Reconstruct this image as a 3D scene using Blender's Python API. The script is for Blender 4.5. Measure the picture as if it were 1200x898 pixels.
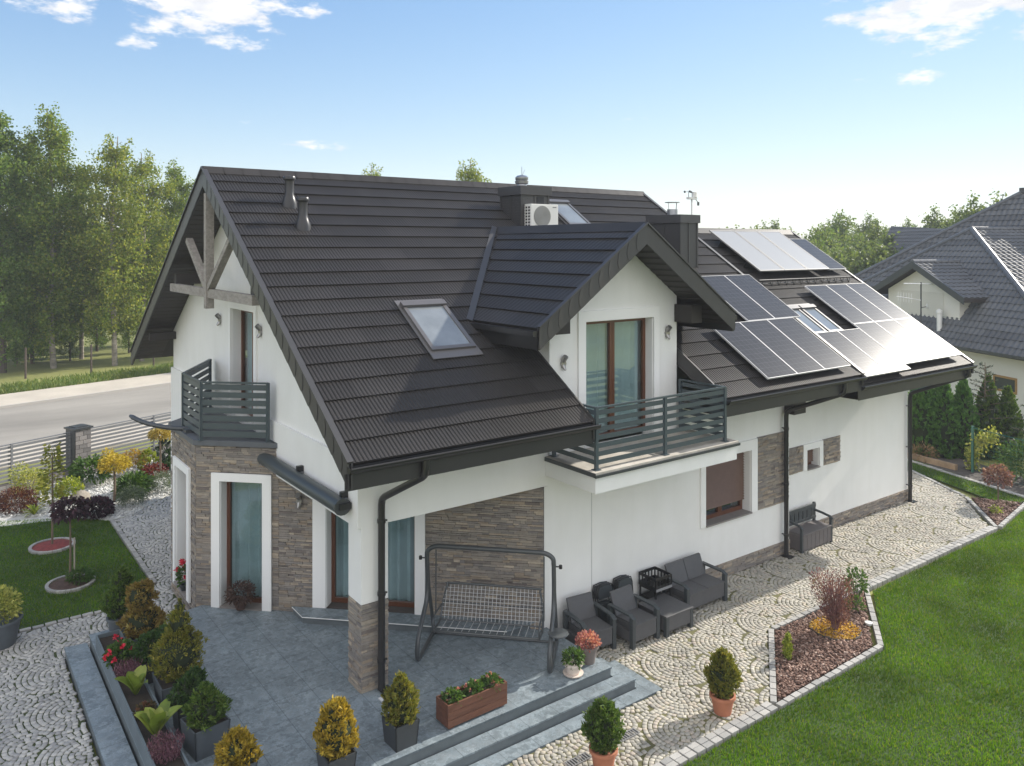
import bpy, bmesh, math, random
import numpy as np
from mathutils import Vector, Matrix
random.seed(7); RNG = np.random.default_rng(7)
for o in list(bpy.data.objects): bpy.data.objects.remove(o)
SC = bpy.context.scene; COL = SC.collection
R = math.radians; PI = math.pi

# ------------------------------------------------------------------ camera, sky, sun, exposure
FW = (0.5934, 0.8049); RT = (0.8049, -0.5934)           # horizontal view direction and its right
CAMP = (-5.67, -11.78, 7.2)
cam = bpy.data.cameras.new('camera'); co = bpy.data.objects.new('camera', cam); COL.objects.link(co)
co.location = CAMP; co.rotation_euler = (R(90), 0, R(-36.4))
cam.sensor_width = 36; cam.lens = 28.05; cam.shift_y = -160/1200; cam.clip_end = 3000; cam.clip_start = .1
SC.camera = co
REAR_FILL = 4.4
SUN_EL, SUN_AZ = 29.5, -1.5                                # elevation; azimuth counter-clockwise from +X
sd = Vector((math.cos(R(SUN_EL))*math.cos(R(SUN_AZ)), math.cos(R(SUN_EL))*math.sin(R(SUN_AZ)), math.sin(R(SUN_EL))))
sl = bpy.data.lights.new('sun', 'SUN'); sl.energy = 3.2; sl.angle = R(0.6); sl.color = (1, .93, .82)
so = bpy.data.objects.new('sun', sl); COL.objects.link(so); so.location = (20, 0, 30)
so.rotation_euler = sd.to_track_quat('Z', 'Y').to_euler()
SC.view_settings.view_transform = 'Standard'; SC.view_settings.look = 'None'
SC.view_settings.gamma = 1; SC.view_settings.exposure = 1.22; SC.view_settings.use_curve_mapping = False

class NT:
    """short-hand for node trees"""
    def __init__(s, tree): s.t = tree; s.n = tree.nodes; s.l = tree.links
    def new(s, typ, **kw):
        nd = s.n.new(typ)
        for k, v in kw.items(): setattr(nd, k, v)
        return nd
    def put(s, sock, v):
        if hasattr(v, 'is_output'): s.l.new(v, sock)
        elif v is not None: sock.default_value = v
    def m(s, op, a, b=None, c=None, clamp=False):
        nd = s.new('ShaderNodeMath', operation=op, use_clamp=clamp)
        for i, v in enumerate((a, b, c)):
            if v is not None: s.put(nd.inputs[i], v)
        return nd.outputs[0]
    def mix(s, f, a, b, bt='MIX'):
        nd = s.new('ShaderNodeMix', data_type='RGBA', blend_type=bt)
        s.put(nd.inputs[0], f); s.put(nd.inputs[6], a); s.put(nd.inputs[7], b)
        return nd.outputs[2]
    def ramp(s, f, stops, interp='LINEAR'):
        nd = s.new('ShaderNodeValToRGB'); nd.color_ramp.interpolation = interp
        e = nd.color_ramp.elements
        while len(e) < len(stops): e.new(.5)
        for i, (p, c) in enumerate(stops):
            e[i].position = p; e[i].color = (c if hasattr(c, '__len__') else (c, c, c)) [:3] + (1,) if hasattr(c, '__len__') else (c, c, c, 1)
        s.put(nd.inputs[0], f); return nd.outputs[0]
    def noise(s, vec, scale, detail=4, rough=.55, out=0):
        nd = s.new('ShaderNodeTexNoise'); s.put(nd.inputs['Vector'], vec)
        nd.inputs['Scale'].default_value = scale; nd.inputs['Detail'].default_value = detail; nd.inputs['Roughness'].default_value = rough
        return nd.outputs[out]

W = bpy.data.worlds.new('World'); SC.world = W; W.use_nodes = True
w = NT(W.node_tree); w.n.clear()
sky = w.new('ShaderNodeTexSky', sky_type='NISHITA'); sky.sun_disc = False
sky.sun_elevation = R(SUN_EL); sky.sun_rotation = R(90-SUN_AZ); sky.altitude = 200
sky.air_density = 1.0; sky.dust_density = 0.0; sky.ozone_density = 2.0
tc = w.new('ShaderNodeTexCoord'); sep = w.new('ShaderNodeSeparateXYZ'); w.l.new(tc.outputs['Generated'], sep.inputs[0])
az = w.m('ARCTAN2', sep.outputs[1], sep.outputs[0]); el = w.m('ARCSINE', sep.outputs[2])
def cloud_mask():
    tot = None
    # azimuth (deg, ccw from +X), elevation, half widths, weight : small fair-weather clouds
    for a0, e0, wa, we, k in ((74.5, 15.8, 8.4, 3.2, 1.12), (78.5, 13.2, 2.6, .8, .75), (83.5, 15.0, 4.2, 1.6, 1.0), (25.0, 14.4, 8, 2.6, 1.08), (19, 12.6, 4, 1.2, .8), (27, 10.8, 3.8, .8, .85),
                              (68, 7.0, 4.8, .6, .76), (72, 8.4, 2.4, .5, .55), (46, 9.0, 3.0, .45, .7), (37, 8.4, 2.0, .5, .5), (130, 22, 14, 5, .9), (-20, 20, 14, 4, .9), (200, 18, 18, 5, .9), (-90, 20, 18, 5, .9)):
        dx = w.m('DIVIDE', w.m('SUBTRACT', az, R(a0)), R(wa)); dy = w.m('DIVIDE', w.m('SUBTRACT', el, R(e0)), R(we))
        g = w.m('MULTIPLY', w.m('EXPONENT', w.m('MULTIPLY', w.m('ADD', w.m('MULTIPLY', dx, dx), w.m('MULTIPLY', dy, dy)), -1)), k)
        tot = g if tot is None else w.m('MAXIMUM', tot, g)
    return tot
mp = w.new('ShaderNodeMapping'); mp.inputs['Scale'].default_value = (1, 1, 2.6); w.l.new(tc.outputs['Generated'], mp.inputs[0])
nz = w.noise(mp.outputs[0], 17, 8, .62)
dens = w.m('SUBTRACT', w.m('ADD', w.m('MULTIPLY', nz, 1.25), w.m('MULTIPLY', cloud_mask(), .62)), 1.02)
cl = w.ramp(dens, [(0.0, 0.0), (0.22, .95)], 'EASE')
bg = w.new('ShaderNodeBackground'); bg.inputs['Strength'].default_value = .15
shade = w.ramp(w.noise(mp.outputs[0], 30, 5), [(.35, (2.6, 2.65, 2.8)), (.7, (3.6, 3.5, 3.45))])
# soft shoulder on the sky's own brightness (compresses its brightest parts near the sun)
sc_ = w.new('ShaderNodeVectorMath', operation='SCALE'); w.l.new(sky.outputs[0], sc_.inputs[0]); sc_.inputs['Scale'].default_value = 1/5.2
ad_ = w.new('ShaderNodeVectorMath', operation='ADD'); w.l.new(sc_.outputs[0], ad_.inputs[0]); ad_.inputs[1].default_value = (1, 1, 1)
dv_ = w.new('ShaderNodeVectorMath', operation='DIVIDE'); w.l.new(sky.outputs[0], dv_.inputs[0]); w.l.new(ad_.outputs[0], dv_.inputs[1])
hs_ = w.new('ShaderNodeHueSaturation'); hs_.inputs['Saturation'].default_value = 1.36; hs_.inputs['Hue'].default_value = .513; w.l.new(dv_.outputs[0], hs_.inputs['Color'])
# bright cloud added to the unseen sky behind the camera, fill for shaded walls
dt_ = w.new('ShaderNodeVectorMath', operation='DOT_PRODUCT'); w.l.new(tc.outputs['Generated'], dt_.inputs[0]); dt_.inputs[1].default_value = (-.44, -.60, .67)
rear_fill = w.ramp(w.m('ADD', w.m('MULTIPLY', w.ramp(dt_.outputs['Value'], [(.18, 0.0), (.62, 1.0)]), .62), w.m('MULTIPLY', w.noise(mp.outputs[0], 3.2, 8, .6), .9)), [(.72, 0.0), (.98, .96)])
skyc = w.mix(cl, hs_.outputs[0], shade)
w.l.new(w.mix(rear_fill, skyc, (REAR_FILL, REAR_FILL, REAR_FILL*1.02, 1)), bg.inputs['Color'])
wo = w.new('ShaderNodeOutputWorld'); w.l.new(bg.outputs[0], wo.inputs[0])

# ------------------------------------------------------------------ materials
MATS = {}
def mat(name, col=(.5, .5, .5), rough=.6, var=0., vscale=3., bump=0., bscale=40., spec=.5, metal=0., island=None, trans=0., stretch=(1, 1, 1), fine=0., streak=0.):
    """principled surface; var = slow colour variation, bump = grain, island = colour stops picked per loose piece, trans = share of translucency"""
    if name in MATS: return MATS[name]
    m = bpy.data.materials.new(name); m.use_nodes = True; t = NT(m.node_tree); t.n.clear()
    out = t.new('ShaderNodeOutputMaterial'); p = t.new('ShaderNodeBsdfPrincipled')
    tc = t.new('ShaderNodeTexCoord'); mpn = t.new('ShaderNodeMapping'); mpn.inputs['Scale'].default_value = stretch
    t.l.new(tc.outputs['Object'], mpn.inputs[0]); vec = mpn.outputs[0]
    c = tuple(col)+(1,)
    if island:
        geo = t.new('ShaderNodeNewGeometry'); c = t.ramp(geo.outputs['Random Per Island'], island)
    if var:
        n = t.noise(vec, vscale, 6, .6); c = t.mix(1, c, t.ramp(n, [(.3, 1-var), (.7, 1+var*.6)]), 'MULTIPLY')
    if fine:
        n = t.noise(vec, bscale*1.7, 3, .6); c = t.mix(1, c, t.ramp(n, [(.3, 1-fine), (.7, 1+fine*.7)]), 'MULTIPLY')
    if streak:
        ms_ = t.new('ShaderNodeMapping'); ms_.inputs['Scale'].default_value = (2.6, 2.6, .5); t.l.new(tc.outputs['Object'], ms_.inputs[0])
        c = t.mix(1, c, t.ramp(t.noise(ms_.outputs[0], 1.0, 7, .65), [(.35, (1-streak, 1-streak, 1-streak*1.2)), (.6, (1, 1, 1))]), 'MULTIPLY')
    t.put(p.inputs['Base Color'], c); p.inputs['Roughness'].default_value = rough; p.inputs['Metallic'].default_value = metal
    p.inputs['Specular IOR Level'].default_value = spec
    if bump:
        b = t.new('ShaderNodeBump'); b.inputs['Strength'].default_value = bump; b.inputs['Distance'].default_value = .02
        t.l.new(t.noise(vec, bscale, 5, .6), b.inputs['Height']); t.l.new(b.outputs[0], p.inputs['Normal'])
    sh = p.outputs[0]
    if trans:
        tr = t.new('ShaderNodeBsdfTranslucent'); t.put(tr.inputs['Color'], t.mix(1, c, (1.5, 1.45, .7, 1), 'MULTIPLY'))
        ms = t.new('ShaderNodeMixShader'); ms.inputs[0].default_value = trans
        t.l.new(sh, ms.inputs[1]); t.l.new(tr.outputs[0], ms.inputs[2]); sh = ms.outputs[0]
    t.l.new(sh, out.inputs[0]); MATS[name] = m; return m

def glass_mat(name, tint, rough=.02, base=.06):
    m = bpy.data.materials.new(name); m.use_nodes = True; t = NT(m.node_tree); t.n.clear()
    out = t.new('ShaderNodeOutputMaterial'); tr = t.new('ShaderNodeBsdfTransparent'); tr.inputs[0].default_value = tuple(tint)+(1,)
    gl = t.new('ShaderNodeBsdfGlossy'); gl.inputs['Roughness'].default_value = rough; gl.inputs['Color'].default_value = (.9, .95, 1, 1)
    lw = t.new('ShaderNodeLayerWeight'); lw.inputs[0].default_value = .5; fr = t.m('ADD', t.m('MULTIPLY', t.m('POWER', lw.outputs['Facing'], 5), .9), .05)
    ms = t.new('ShaderNodeMixShader'); t.l.new(t.m('ADD', fr, base, clamp=True), ms.inputs[0])
    t.l.new(tr.outputs[0], ms.inputs[1]); t.l.new(gl.outputs[0], ms.inputs[2]); t.l.new(ms.outputs[0], out.inputs[0]); return m

WHITE = mat('white_render', (.80, .80, .785), .85, .05, .7, .2, 120, fine=.05, streak=.035)
TRIM = mat('white_trim', (.82, .82, .81), .8, .03, .9, .08, 120)
TILE = mat('roof_tile', (.05, .047, .048), .47, .18, .9, .12, 160, spec=.17, island=[(0, (.031, .0285, .0275)), (.5, (.035, .0325, .0315)), (1, (.041, .038, .037))], fine=.25)
VERGE = mat('verge_metal', (.045, .043, .043), .45, .12, 2, .06, 150)
SOFFIT = mat('soffit_board', (.03, .025, .023), .6, .1, 2)
GUTTER = mat('gutter_metal', (.022, .021, .022), .28, .05, 2)
FASCIA = mat('fascia_metal', (.03, .029, .03), .45, .1, 2)
GREYM = mat('grey_metal', (.055, .075, .085), .4, .08, 3)
DGREY = mat('dark_grey_metal', (.05, .055, .06), .35, .08, 3)
BROWN = mat('brown_window_frame', (.12, .045, .022), .35, .2, 6, stretch=(1, 1, .2))
STONE = mat('ledge_stone', (.3, .25, .2), .85, .15, 9, .5, 60, island=[(0, (.15, .125, .115)), (.2, (.29, .26, .225)), (.38, (.195, .178, .17)), (.56, (.36, .31, .25)), (.72, (.255, .23, .21)), (.88, (.30, .24, .18)), (1, (.45, .38, .30))], fine=.25)
MORTAR = mat('stone_backing', (.07, .06, .055), .95)
GLASS = glass_mat('window_glass', (.86, .93, .94), base=.05)
ROOFGLASS = mat('roof_window_glass', (.20, .22, .235), .08, .25, 1.2, spec=.7)
CURT = mat('curtain_cloth', (.56, .62, .62), .9, .12, 2)
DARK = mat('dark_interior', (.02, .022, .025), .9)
OLDWOOD = mat('weathered_wood', (.30, .275, .25), .85, .3, 5, .4, 30, stretch=(3, 1, 3), fine=.2)
PLASTIC = mat('woven_plastic', (.085, .085, .09), .55, .1, 6, .5, 90)
PLASTICD = mat('dark_plastic', (.045, .053, .058), .5, .1, 6, .2, 90)
STEELW = mat('pale_metal', (.7, .7, .69), .4, .05)
BLACKM = mat('black_metal', (.014, .014, .015), .4)
SOIL = mat('soil', (.03, .022, .016), .95, .3, 10, .6, 50)

# ------------------------------------------------------------------ mesh helpers
def link(name, me, m, parent=None, smooth=False):
    if m is not None: me.materials.append(m)
    if smooth: me.polygons.foreach_set('use_smooth', [True]*len(me.polygons))
    o = bpy.data.objects.new(name, me); COL.objects.link(o)
    if parent: o.parent = parent
    return o
def fast(name, V, F, m, parent=None, smooth=False):
    """mesh from numpy arrays, F an (n,k) index array"""
    me = bpy.data.meshes.new(name); V = np.asarray(V, np.float32); F = np.asarray(F, np.int32); n, k = F.shape
    me.vertices.add(len(V)); me.vertices.foreach_set('co', V.ravel())
    me.loops.add(n*k); me.loops.foreach_set('vertex_index', F.ravel())
    me.polygons.add(n); me.polygons.foreach_set('loop_start', np.arange(0, n*k, k, dtype=np.int32))
    me.update(calc_edges=True); me.validate()
    return link(name, me, m, parent, smooth)
class MB:
    def __init__(s): s.v = []; s.f = []
    def add(s, v, f):
        n = len(s.v); s.v += [tuple(p) for p in v]; s.f += [[i+n for i in q] for q in f]; return s
    def box(s, a, b):
        x0, y0, z0 = (min(a[i], b[i]) for i in range(3)); x1, y1, z1 = (max(a[i], b[i]) for i in range(3))
        return s.add([(x0, y0, z0), (x1, y0, z0), (x1, y1, z0), (x0, y1, z0), (x0, y0, z1), (x1, y0, z1), (x1, y1, z1), (x0, y1, z1)],
                     [(0, 3, 2, 1), (4, 5, 6, 7), (0, 1, 5, 4), (1, 2, 6, 5), (2, 3, 7, 6), (3, 0, 4, 7)])
    def prism(s, pts, d):
        """polygon extruded by d"""
        p = [Vector(q) for q in pts]; d = Vector(d); nrm = Vector((0, 0, 0))
        for i in range(len(p)): nrm += p[i].cross(p[(i+1) % len(p)])
        if nrm.dot(d) > 0: p.reverse()
        n = len(p)
        return s.add(p+[q+d for q in p], [list(range(n)), list(range(2*n-1, n-1, -1))]+[(i, n+i, n+(i+1) % n, (i+1) % n) for i in range(n)])
    def bar(s, a, b, wd, h, up=(0, 0, 1)):
        a = Vector(a); b = Vector(b); d = (b-a).normalized(); u = Vector(up)
        sd_ = d.cross(u)
        if sd_.length < 1e-4: sd_ = d.cross(Vector((1, 0, 0)))
        sd_.normalize(); u = sd_.cross(d)
        q = [a+sd_*wd/2*i+u*h/2*j for i, j in ((-1, -1), (1, -1), (1, 1), (-1, 1))]
        return s.prism(q, b-a)
    def tube(s, pts, r, n=8, closed=False):
        pts = [Vector(p) for p in pts]; k = len(pts); rr = r if hasattr(r, '__len__') else [r]*k
        v = []; f = []; prev = None
        for i, p in enumerate(pts):
            if closed: t = pts[(i+1) % k]-pts[i-1]
            else: t = pts[min(i+1, k-1)]-pts[max(i-1, 0)]
            t.normalize()
            a = prev-t*prev.dot(t) if prev is not None else t.cross(Vector((0, 0, 1)) if abs(t.z) < .9 else Vector((1, 0, 0)))
            if a.length < 1e-5: a = t.orthogonal()
            a.normalize(); b = t.cross(a); prev = a
            v += [p+(a*math.cos(2*PI*j/n)+b*math.sin(2*PI*j/n))*rr[i] for j in range(n)]
        for i in range(k if closed else k-1):
            i2 = (i+1) % k
            f += [(i*n+j, i*n+(j+1) % n, i2*n+(j+1) % n, i2*n+j) for j in range(n)]
        if not closed: f += [list(range(n-1, -1, -1)), [(k-1)*n+j for j in range(n)]]
        return s.add(v, f)
    def lathe(s, prof, c=(0, 0, 0), n=20, lump=0.):
        v = []; f = []
        for (r, z) in prof:
            v += [(c[0]+r*math.cos(2*PI*j/n)*(1+lump*random.uniform(-1, 1)), c[1]+r*math.sin(2*PI*j/n)*(1+lump*random.uniform(-1, 1)), c[2]+z) for j in range(n)]
        for i in range(len(prof)-1):
            f += [(i*n+j, i*n+(j+1) % n, (i+1)*n+(j+1) % n, (i+1)*n+j) for j in range(n)]
        f += [list(range(n-1, -1, -1)), [(len(prof)-1)*n+j for j in range(n)]]
        return s.add(v, f)
    def build(s, name, m, parent=None, smooth=False, bevel=0., off=None):
        me = bpy.data.meshes.new(name); V = s.v
        if off is not None: V = [(p[0]-off[0], p[1]-off[1], p[2]-off[2]) for p in V]
        me.from_pydata(V, [], s.f); me.update()
        o = link(name, me, m, parent, False)
        if bevel:
            bm = bmesh.new(); bm.from_mesh(me)
            bmesh.ops.bevel(bm, geom=[e for e in bm.edges if len(e.link_faces) == 2 and e.calc_face_angle(0) > .6], offset=bevel, segments=2, profile=.6, affect='EDGES')
            bm.to_mesh(me); bm.free()
        if smooth: me.polygons.foreach_set('use_smooth', [True]*len(me.polygons)); me.set_sharp_from_angle(angle=R(40))
        return o
def smooth_path(pts, n=6):
    """Catmull-Rom through pts"""
    P = [Vector(p) for p in pts]; P = [P[0]*2-P[1]]+P+[P[-1]*2-P[-2]]; out = []
    for i in range(1, len(P)-2):
        for k in range(n):
            t = k/n; a, b, c, d = P[i-1:i+3]
            out.append(.5*((2*b)+(c-a)*t+(2*a-5*b+4*c-d)*t*t+(3*b-a-3*c+d)*t**3))
    return out+[P[-2]]
def thing(name, label, cat, loc=(0, 0, 0), rz=0., group=None):
    o = bpy.data.objects.new(name, None); COL.objects.link(o); o.location = loc; o.rotation_euler = (0, 0, rz); o.empty_display_size = .2
    return tag(o, label, cat, group)
def tag(o, label, cat, group=None):
    o['label'] = label; o['category'] = cat
    if group: o['group'] = group
    return o
def struct(o, kind='structure'): o['kind'] = kind; return o
def copy_tree(o, parent=None):
    c = o.copy(); COL.objects.link(c)
    if parent: c.parent = parent
    for ch in [x for x in CHILD.get(o.name, [])] or list(o.children): copy_tree(ch, c)
    return c
CHILD = {}
def inpoly(P, poly):
    x, y = P[:, 0], P[:, 1]; r = np.zeros(len(P), bool); n = len(poly)
    for i in range(n):
        (x1, y1), (x2, y2) = poly[i][:2], poly[(i+1) % n][:2]
        c = ((y1 > y) != (y2 > y)) & (x < (x2-x1)*(y-y1)/((y2-y1) or 1e-9)+x1); r ^= c
    return r
def sheet(name, poly, z, m, th=.03):
    return MB().prism([(p[0], p[1], z) for p in poly], (0, 0, -th)).build(name, m)
def leaf_arrays(P, D, L, Wd, bend=0.):
    """diamond leaves: base points, long axes, lengths, widths"""
    n = len(P); D = D/np.linalg.norm(D, axis=1, keepdims=True); S = np.cross(D, RNG.normal(size=(n, 3))); S /= np.linalg.norm(S, axis=1, keepdims=True)+1e-9
    L = np.broadcast_to(L, (n,))[:, None]; Wd = np.broadcast_to(Wd, (n,))[:, None]
    mid = P+D*L*.5; tip = P+D*L
    if bend: tip = tip-np.array([0, 0, 1])*L*bend
    V = np.stack([P, mid+S*Wd/2, tip, mid-S*Wd/2], 1).reshape(-1, 3)
    return V, np.arange(4*n).reshape(n, 4)
def merge(arrs):
    V = []; F = []; k = 0
    for v, f in arrs: V.append(v); F.append(f+k); k += len(v)
    return np.concatenate(V), np.concatenate(F)

# ------------------------------------------------------------------ roof sheets
def tile_poly(name, poly, parent, m, pitch=.067, course=.435, amp=.015, step=.034, panel=1.34, prof='rib'):
    """convex roof polygon covered by stepped tile courses with ribs, real relief; first edge of poly is the eave"""
    P = [Vector(p) for p in poly]; N = (P[1]-P[0]).cross(P[2]-P[0]).normalized()
    if N.z < 0: P.reverse(); N = -N; P = P[-2:]+P[:-2]
    S = Vector((0, 0, 1))-N*N.z; S.normalize(); U = S.cross(N).normalized(); O = min(P, key=lambda p: p.z)
    us = [(p-O).dot(U) for p in P]; ss = [(p-O).dot(S) for p in P]; u0, u1, s1 = min(us), max(us), max(ss)
    base = math.floor(u0/panel)*panel
    if prof == 'rib': st = [(0, 0), (.30, 0), (.46, 1), (.84, 1)]
    else: st = [(0, 0), (.15, .35), (.3, .85), (.45, 1), (.6, .85), (.75, .35), (.88, .05)]
    V = []; F = []
    kmax = int(math.ceil(s1/course))
    for k in range(kmax):
        uu = base-(k % 2)*panel*.5
        while uu < u1:
            a, b = max(uu, u0-.01), min(uu+panel, u1+.01); uu += panel
            if b-a < .01: continue
            n0 = math.floor(a/pitch); pts = [(a, 0)]
            for q in range(n0, int(math.ceil(b/pitch))+1):
                for fr, h in st:
                    x = (q+fr)*pitch
                    if a < x < b: pts.append((x, h*amp))
            pts.append((b, 0))
            tw = 0; n = len(V)
            for x, h in pts:
                V += [O+U*x+S*(k*course)+N*(0.0), O+U*x+S*(k*course)+N*(step+h*.6+tw), O+U*x+S*((k+1)*course+.012)+N*(h*.9+.002)]
            for i in range(len(pts)-1):
                c = n+3*i; F += [(c, c+3, c+4, c+1), (c+1, c+4, c+5, c+2)]
    me = bpy.data.meshes.new(name); me.from_pydata([tuple(v) for v in V], [], F); me.update()
    bm = bmesh.new(); bm.from_mesh(me); C0 = sum(P, Vector())/len(P)
    for i in range(len(P)):
        a, b = P[i], P[(i+1) % len(P)]; nn = (b-a).cross(N).normalized()
        if nn.dot(C0-a) > 0: nn = -nn
        if abs((b-a).normalized().dot(U)) > .999 and a.z < C0.z: continue
        bmesh.ops.bisect_plane(bm, geom=bm.verts[:]+bm.edges[:]+bm.faces[:], dist=1e-5, plane_co=a, plane_no=nn, clear_outer=True)
    bm.to_mesh(me); bm.free()
    return link(name, me, m, parent)
def plates(mb, a, b, hgt, out, plen=.36, tiltout=.009):
    """overlapping rounded verge plates from a to b, hanging hgt below the line, facing out"""
    a = Vector(a); b = Vector(b); d = b-a; L = d.length; d /= L; out = Vector(out); n = max(1, round(L/plen)); pl = L/n
    for i in range(n):
        p = a+d*(i*pl); pts = []
        for (s, t) in [(-.06, 0), (pl, 0)]+[(pl+.07*math.sin(PI*q/6)-.0*q, q/6) for q in range(1, 6)]+[(pl-.03, 1), (-.06, 1)]:
            pts.append(p+d*min(s, L-i*pl+.0)+Vector((0, 0, -hgt*t))+out*(.006+tiltout*max(s, 0)/pl))
        mb.prism(pts, out*.004)

SL = .6464; CT = math.cos(math.atan(SL)); ST = math.sin(math.atan(SL))
ZR = lambda y: 4.09+SL*(y+1.29)                           # main roof surface
ZG = lambda y: ZR(y)-.30                                  # garage roof surface
EY, RY, RX0, RX1 = -1.29, 6.1, -.8, 12.6
BACKY = 13.49

# ================================================================== HOUSE
HOUSE = thing('detached_house', 'white rendered house with dark ribbed metal roofs, stone clad corners and a balcony dormer', 'house', (0, 0, 0))
H = HOUSE
def P_(mb, name, m, **k): return mb.build(name, m, H, **k)

# --- roofs
YS = EY+7*.435*CT                                        # a course line: the full-width upper slope starts here
tile_poly('roof', [(RX0, EY, ZR(EY)), (3.85, EY, ZR(EY)), (3.85, YS, ZR(YS)), (RX0, YS, ZR(YS))], H, TILE)
tile_poly('roof', [(7.5, EY, ZR(EY)), (RX1, EY, ZR(EY)), (RX1, YS, ZR(YS)), (7.5, YS, ZR(YS))], H, TILE)
tile_poly('roof', [(RX0, YS, ZR(YS)), (RX1, YS, ZR(YS)), (RX1, RY, ZR(RY)), (RX0, RY, ZR(RY))], H, TILE)
def slab(mb, x0, x1, y0, y1, zf, th=.2, dz=.012):
    mb.prism([(x0, y0, zf(y0)-dz), (x1, y0, zf(y0)-dz), (x1, y1, zf(y1)-dz), (x0, y1, zf(y1)-dz)], (0, 0, -th))
ZB = lambda y: ZR(2*RY-y)
tile_poly('roof', [(RX0, BACKY, ZB(BACKY)), (RX0, RY, ZB(RY)), (RX1, RY, ZB(RY)), (RX1, BACKY, ZB(BACKY))], H, TILE, pitch=.2)
sf = MB(); e = .03
slab(sf, RX0+e, 3.82, EY+.06, RY, ZR); slab(sf, 3.86, 7.49, 1.35, RY, ZR); slab(sf, 7.53, RX1-e, EY+.06, RY, ZR); slab(sf, RX0+e, RX1-e, RY, BACKY-.06, ZB)
P_(sf, 'roof_underside', SOFFIT)
# soffit boards on the overhang at the gable, small relief lines
sb = MB()
for (za, y0, y1) in ((ZR, EY+.1, RY), (ZB, RY, BACKY-.1)):
    nb = 46
    for i in range(nb):
        ya, yb = y0+(y1-y0)*i/nb+.01, y0+(y1-y0)*(i+1)/nb-.012
        sb.prism([(RX0+.04, ya, za(ya)-.215), (-.02, ya, za(ya)-.215), (-.02, yb, za(yb)-.215), (RX0+.04, yb, za(yb)-.215)], (0, 0, -.02))
P_(sb, 'soffit_boarding', mat('soffit_boards_dark', (.036, .03, .027), .5))
# ridge cap
rc = MB(); n = int((RX1-RX0)/.4)
for i in range(n):
    x0 = RX0-.02+(RX1-RX0+.04)*i/n; x1 = x0+(RX1-RX0)/n+.03; lift = .0
    q = [(x0, RY-.2, ZR(RY-.2)+.045), (x0, RY-.04, ZR(RY)+.075), (x0, RY+.04, ZR(RY)+.075), (x0, RY+.2, ZR(RY-.2)+.045), (x0, RY+.2, ZR(RY-.2)+.02), (x0, RY-.2, ZR(RY-.2)+.02)]
    rc.prism(q, (x1-x0, 0, 0))
P_(rc, 'ridge_cap', TILE)
# verges
def verge(x, out, ya, yb, zf, hgt=.40, name='verge_board'):
    v = MB(); plates(v, (x, ya, zf(ya)+.04), (x, yb, zf(yb)+.04), hgt, (out, 0, 0))
    v.prism([(x-.012*out, ya, zf(ya)+.05), (x-.012*out, yb, zf(yb)+.05), (x-.012*out, yb, zf(yb)-hgt+.06), (x-.012*out, ya, zf(ya)-hgt+.06)], (-.03*out, 0, 0))
    s_ = 1 if yb > ya else -1
    v.bar((x, ya, zf(ya)+.055), (x, yb, zf(yb)+.055), .10, .035)
    return P_(v, name, VERGE)
verge(RX0, -1, RY, EY-.02, ZR); verge(RX0, -1, RY, BACKY+.02, ZB)
verge(RX1, 1, RY, EY-.02, ZR, .3); verge(RX1, 1, RY, BACKY, ZB, .3)
def edge(x, ya, yb, zf, name='verge_flashing', m=VERGE, lo=.3):
    v = MB(); v.prism([(x, ya, zf(ya)+.06), (x, yb, zf(yb)+.06), (x, yb, zf(yb)-lo), (x, ya, zf(ya)-lo)], (.03, 0, 0)); return P_(v, name, m)
edge(3.85, EY, 1.2, ZR); edge(7.47, EY, 1.2, ZR)
# eaves: fascia plates + gutter
def eave(x0, x1, y, z, ends=True, gname='gutter'):
    f = MB(); plates(f, (x0, y+.05, z-.13), (x1, y+.05, z-.13), .25, (0, -1, 0), .34); f.box((x0, y+.06, z-.36), (x1, y+.10, z-.02)); P_(f, 'eave_fascia', FASCIA)
    s_ = MB(); s_.box((max(x0+.02, 0), y+.11, z-.38), (x1-.02, .02 if y > -1.6 else y+1, z-.355)); P_(s_, 'eave_soffit', SOFFIT)
    g = MB(); q = []; nn = 8
    for k in range(nn+1): a = PI+PI*k/nn; q.append((y-.04+.075*math.cos(a), z-.035+.085*math.sin(a)))
    q2 = [(yy+(.008 if yy < y-.04 else -.008), zz+.008) for yy, zz in reversed(q)]
    g.prism([(x0-.03, a, b) for a, b in q+q2], (x1-x0+.06, 0, 0))
    g.tube([(x0-.03, y-.118, z-.03), (x1+.03, y-.118, z-.03)], .014, 6)
    for xe in (x0-.03, x1+.03): g.prism([(xe, a, b) for a, b in q], (.006, 0, 0))
    return P_(g, gname, GUTTER)
eave(RX0, 3.9, EY, ZR(EY)); eave(7.5, RX1, EY, ZR(EY))
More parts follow.
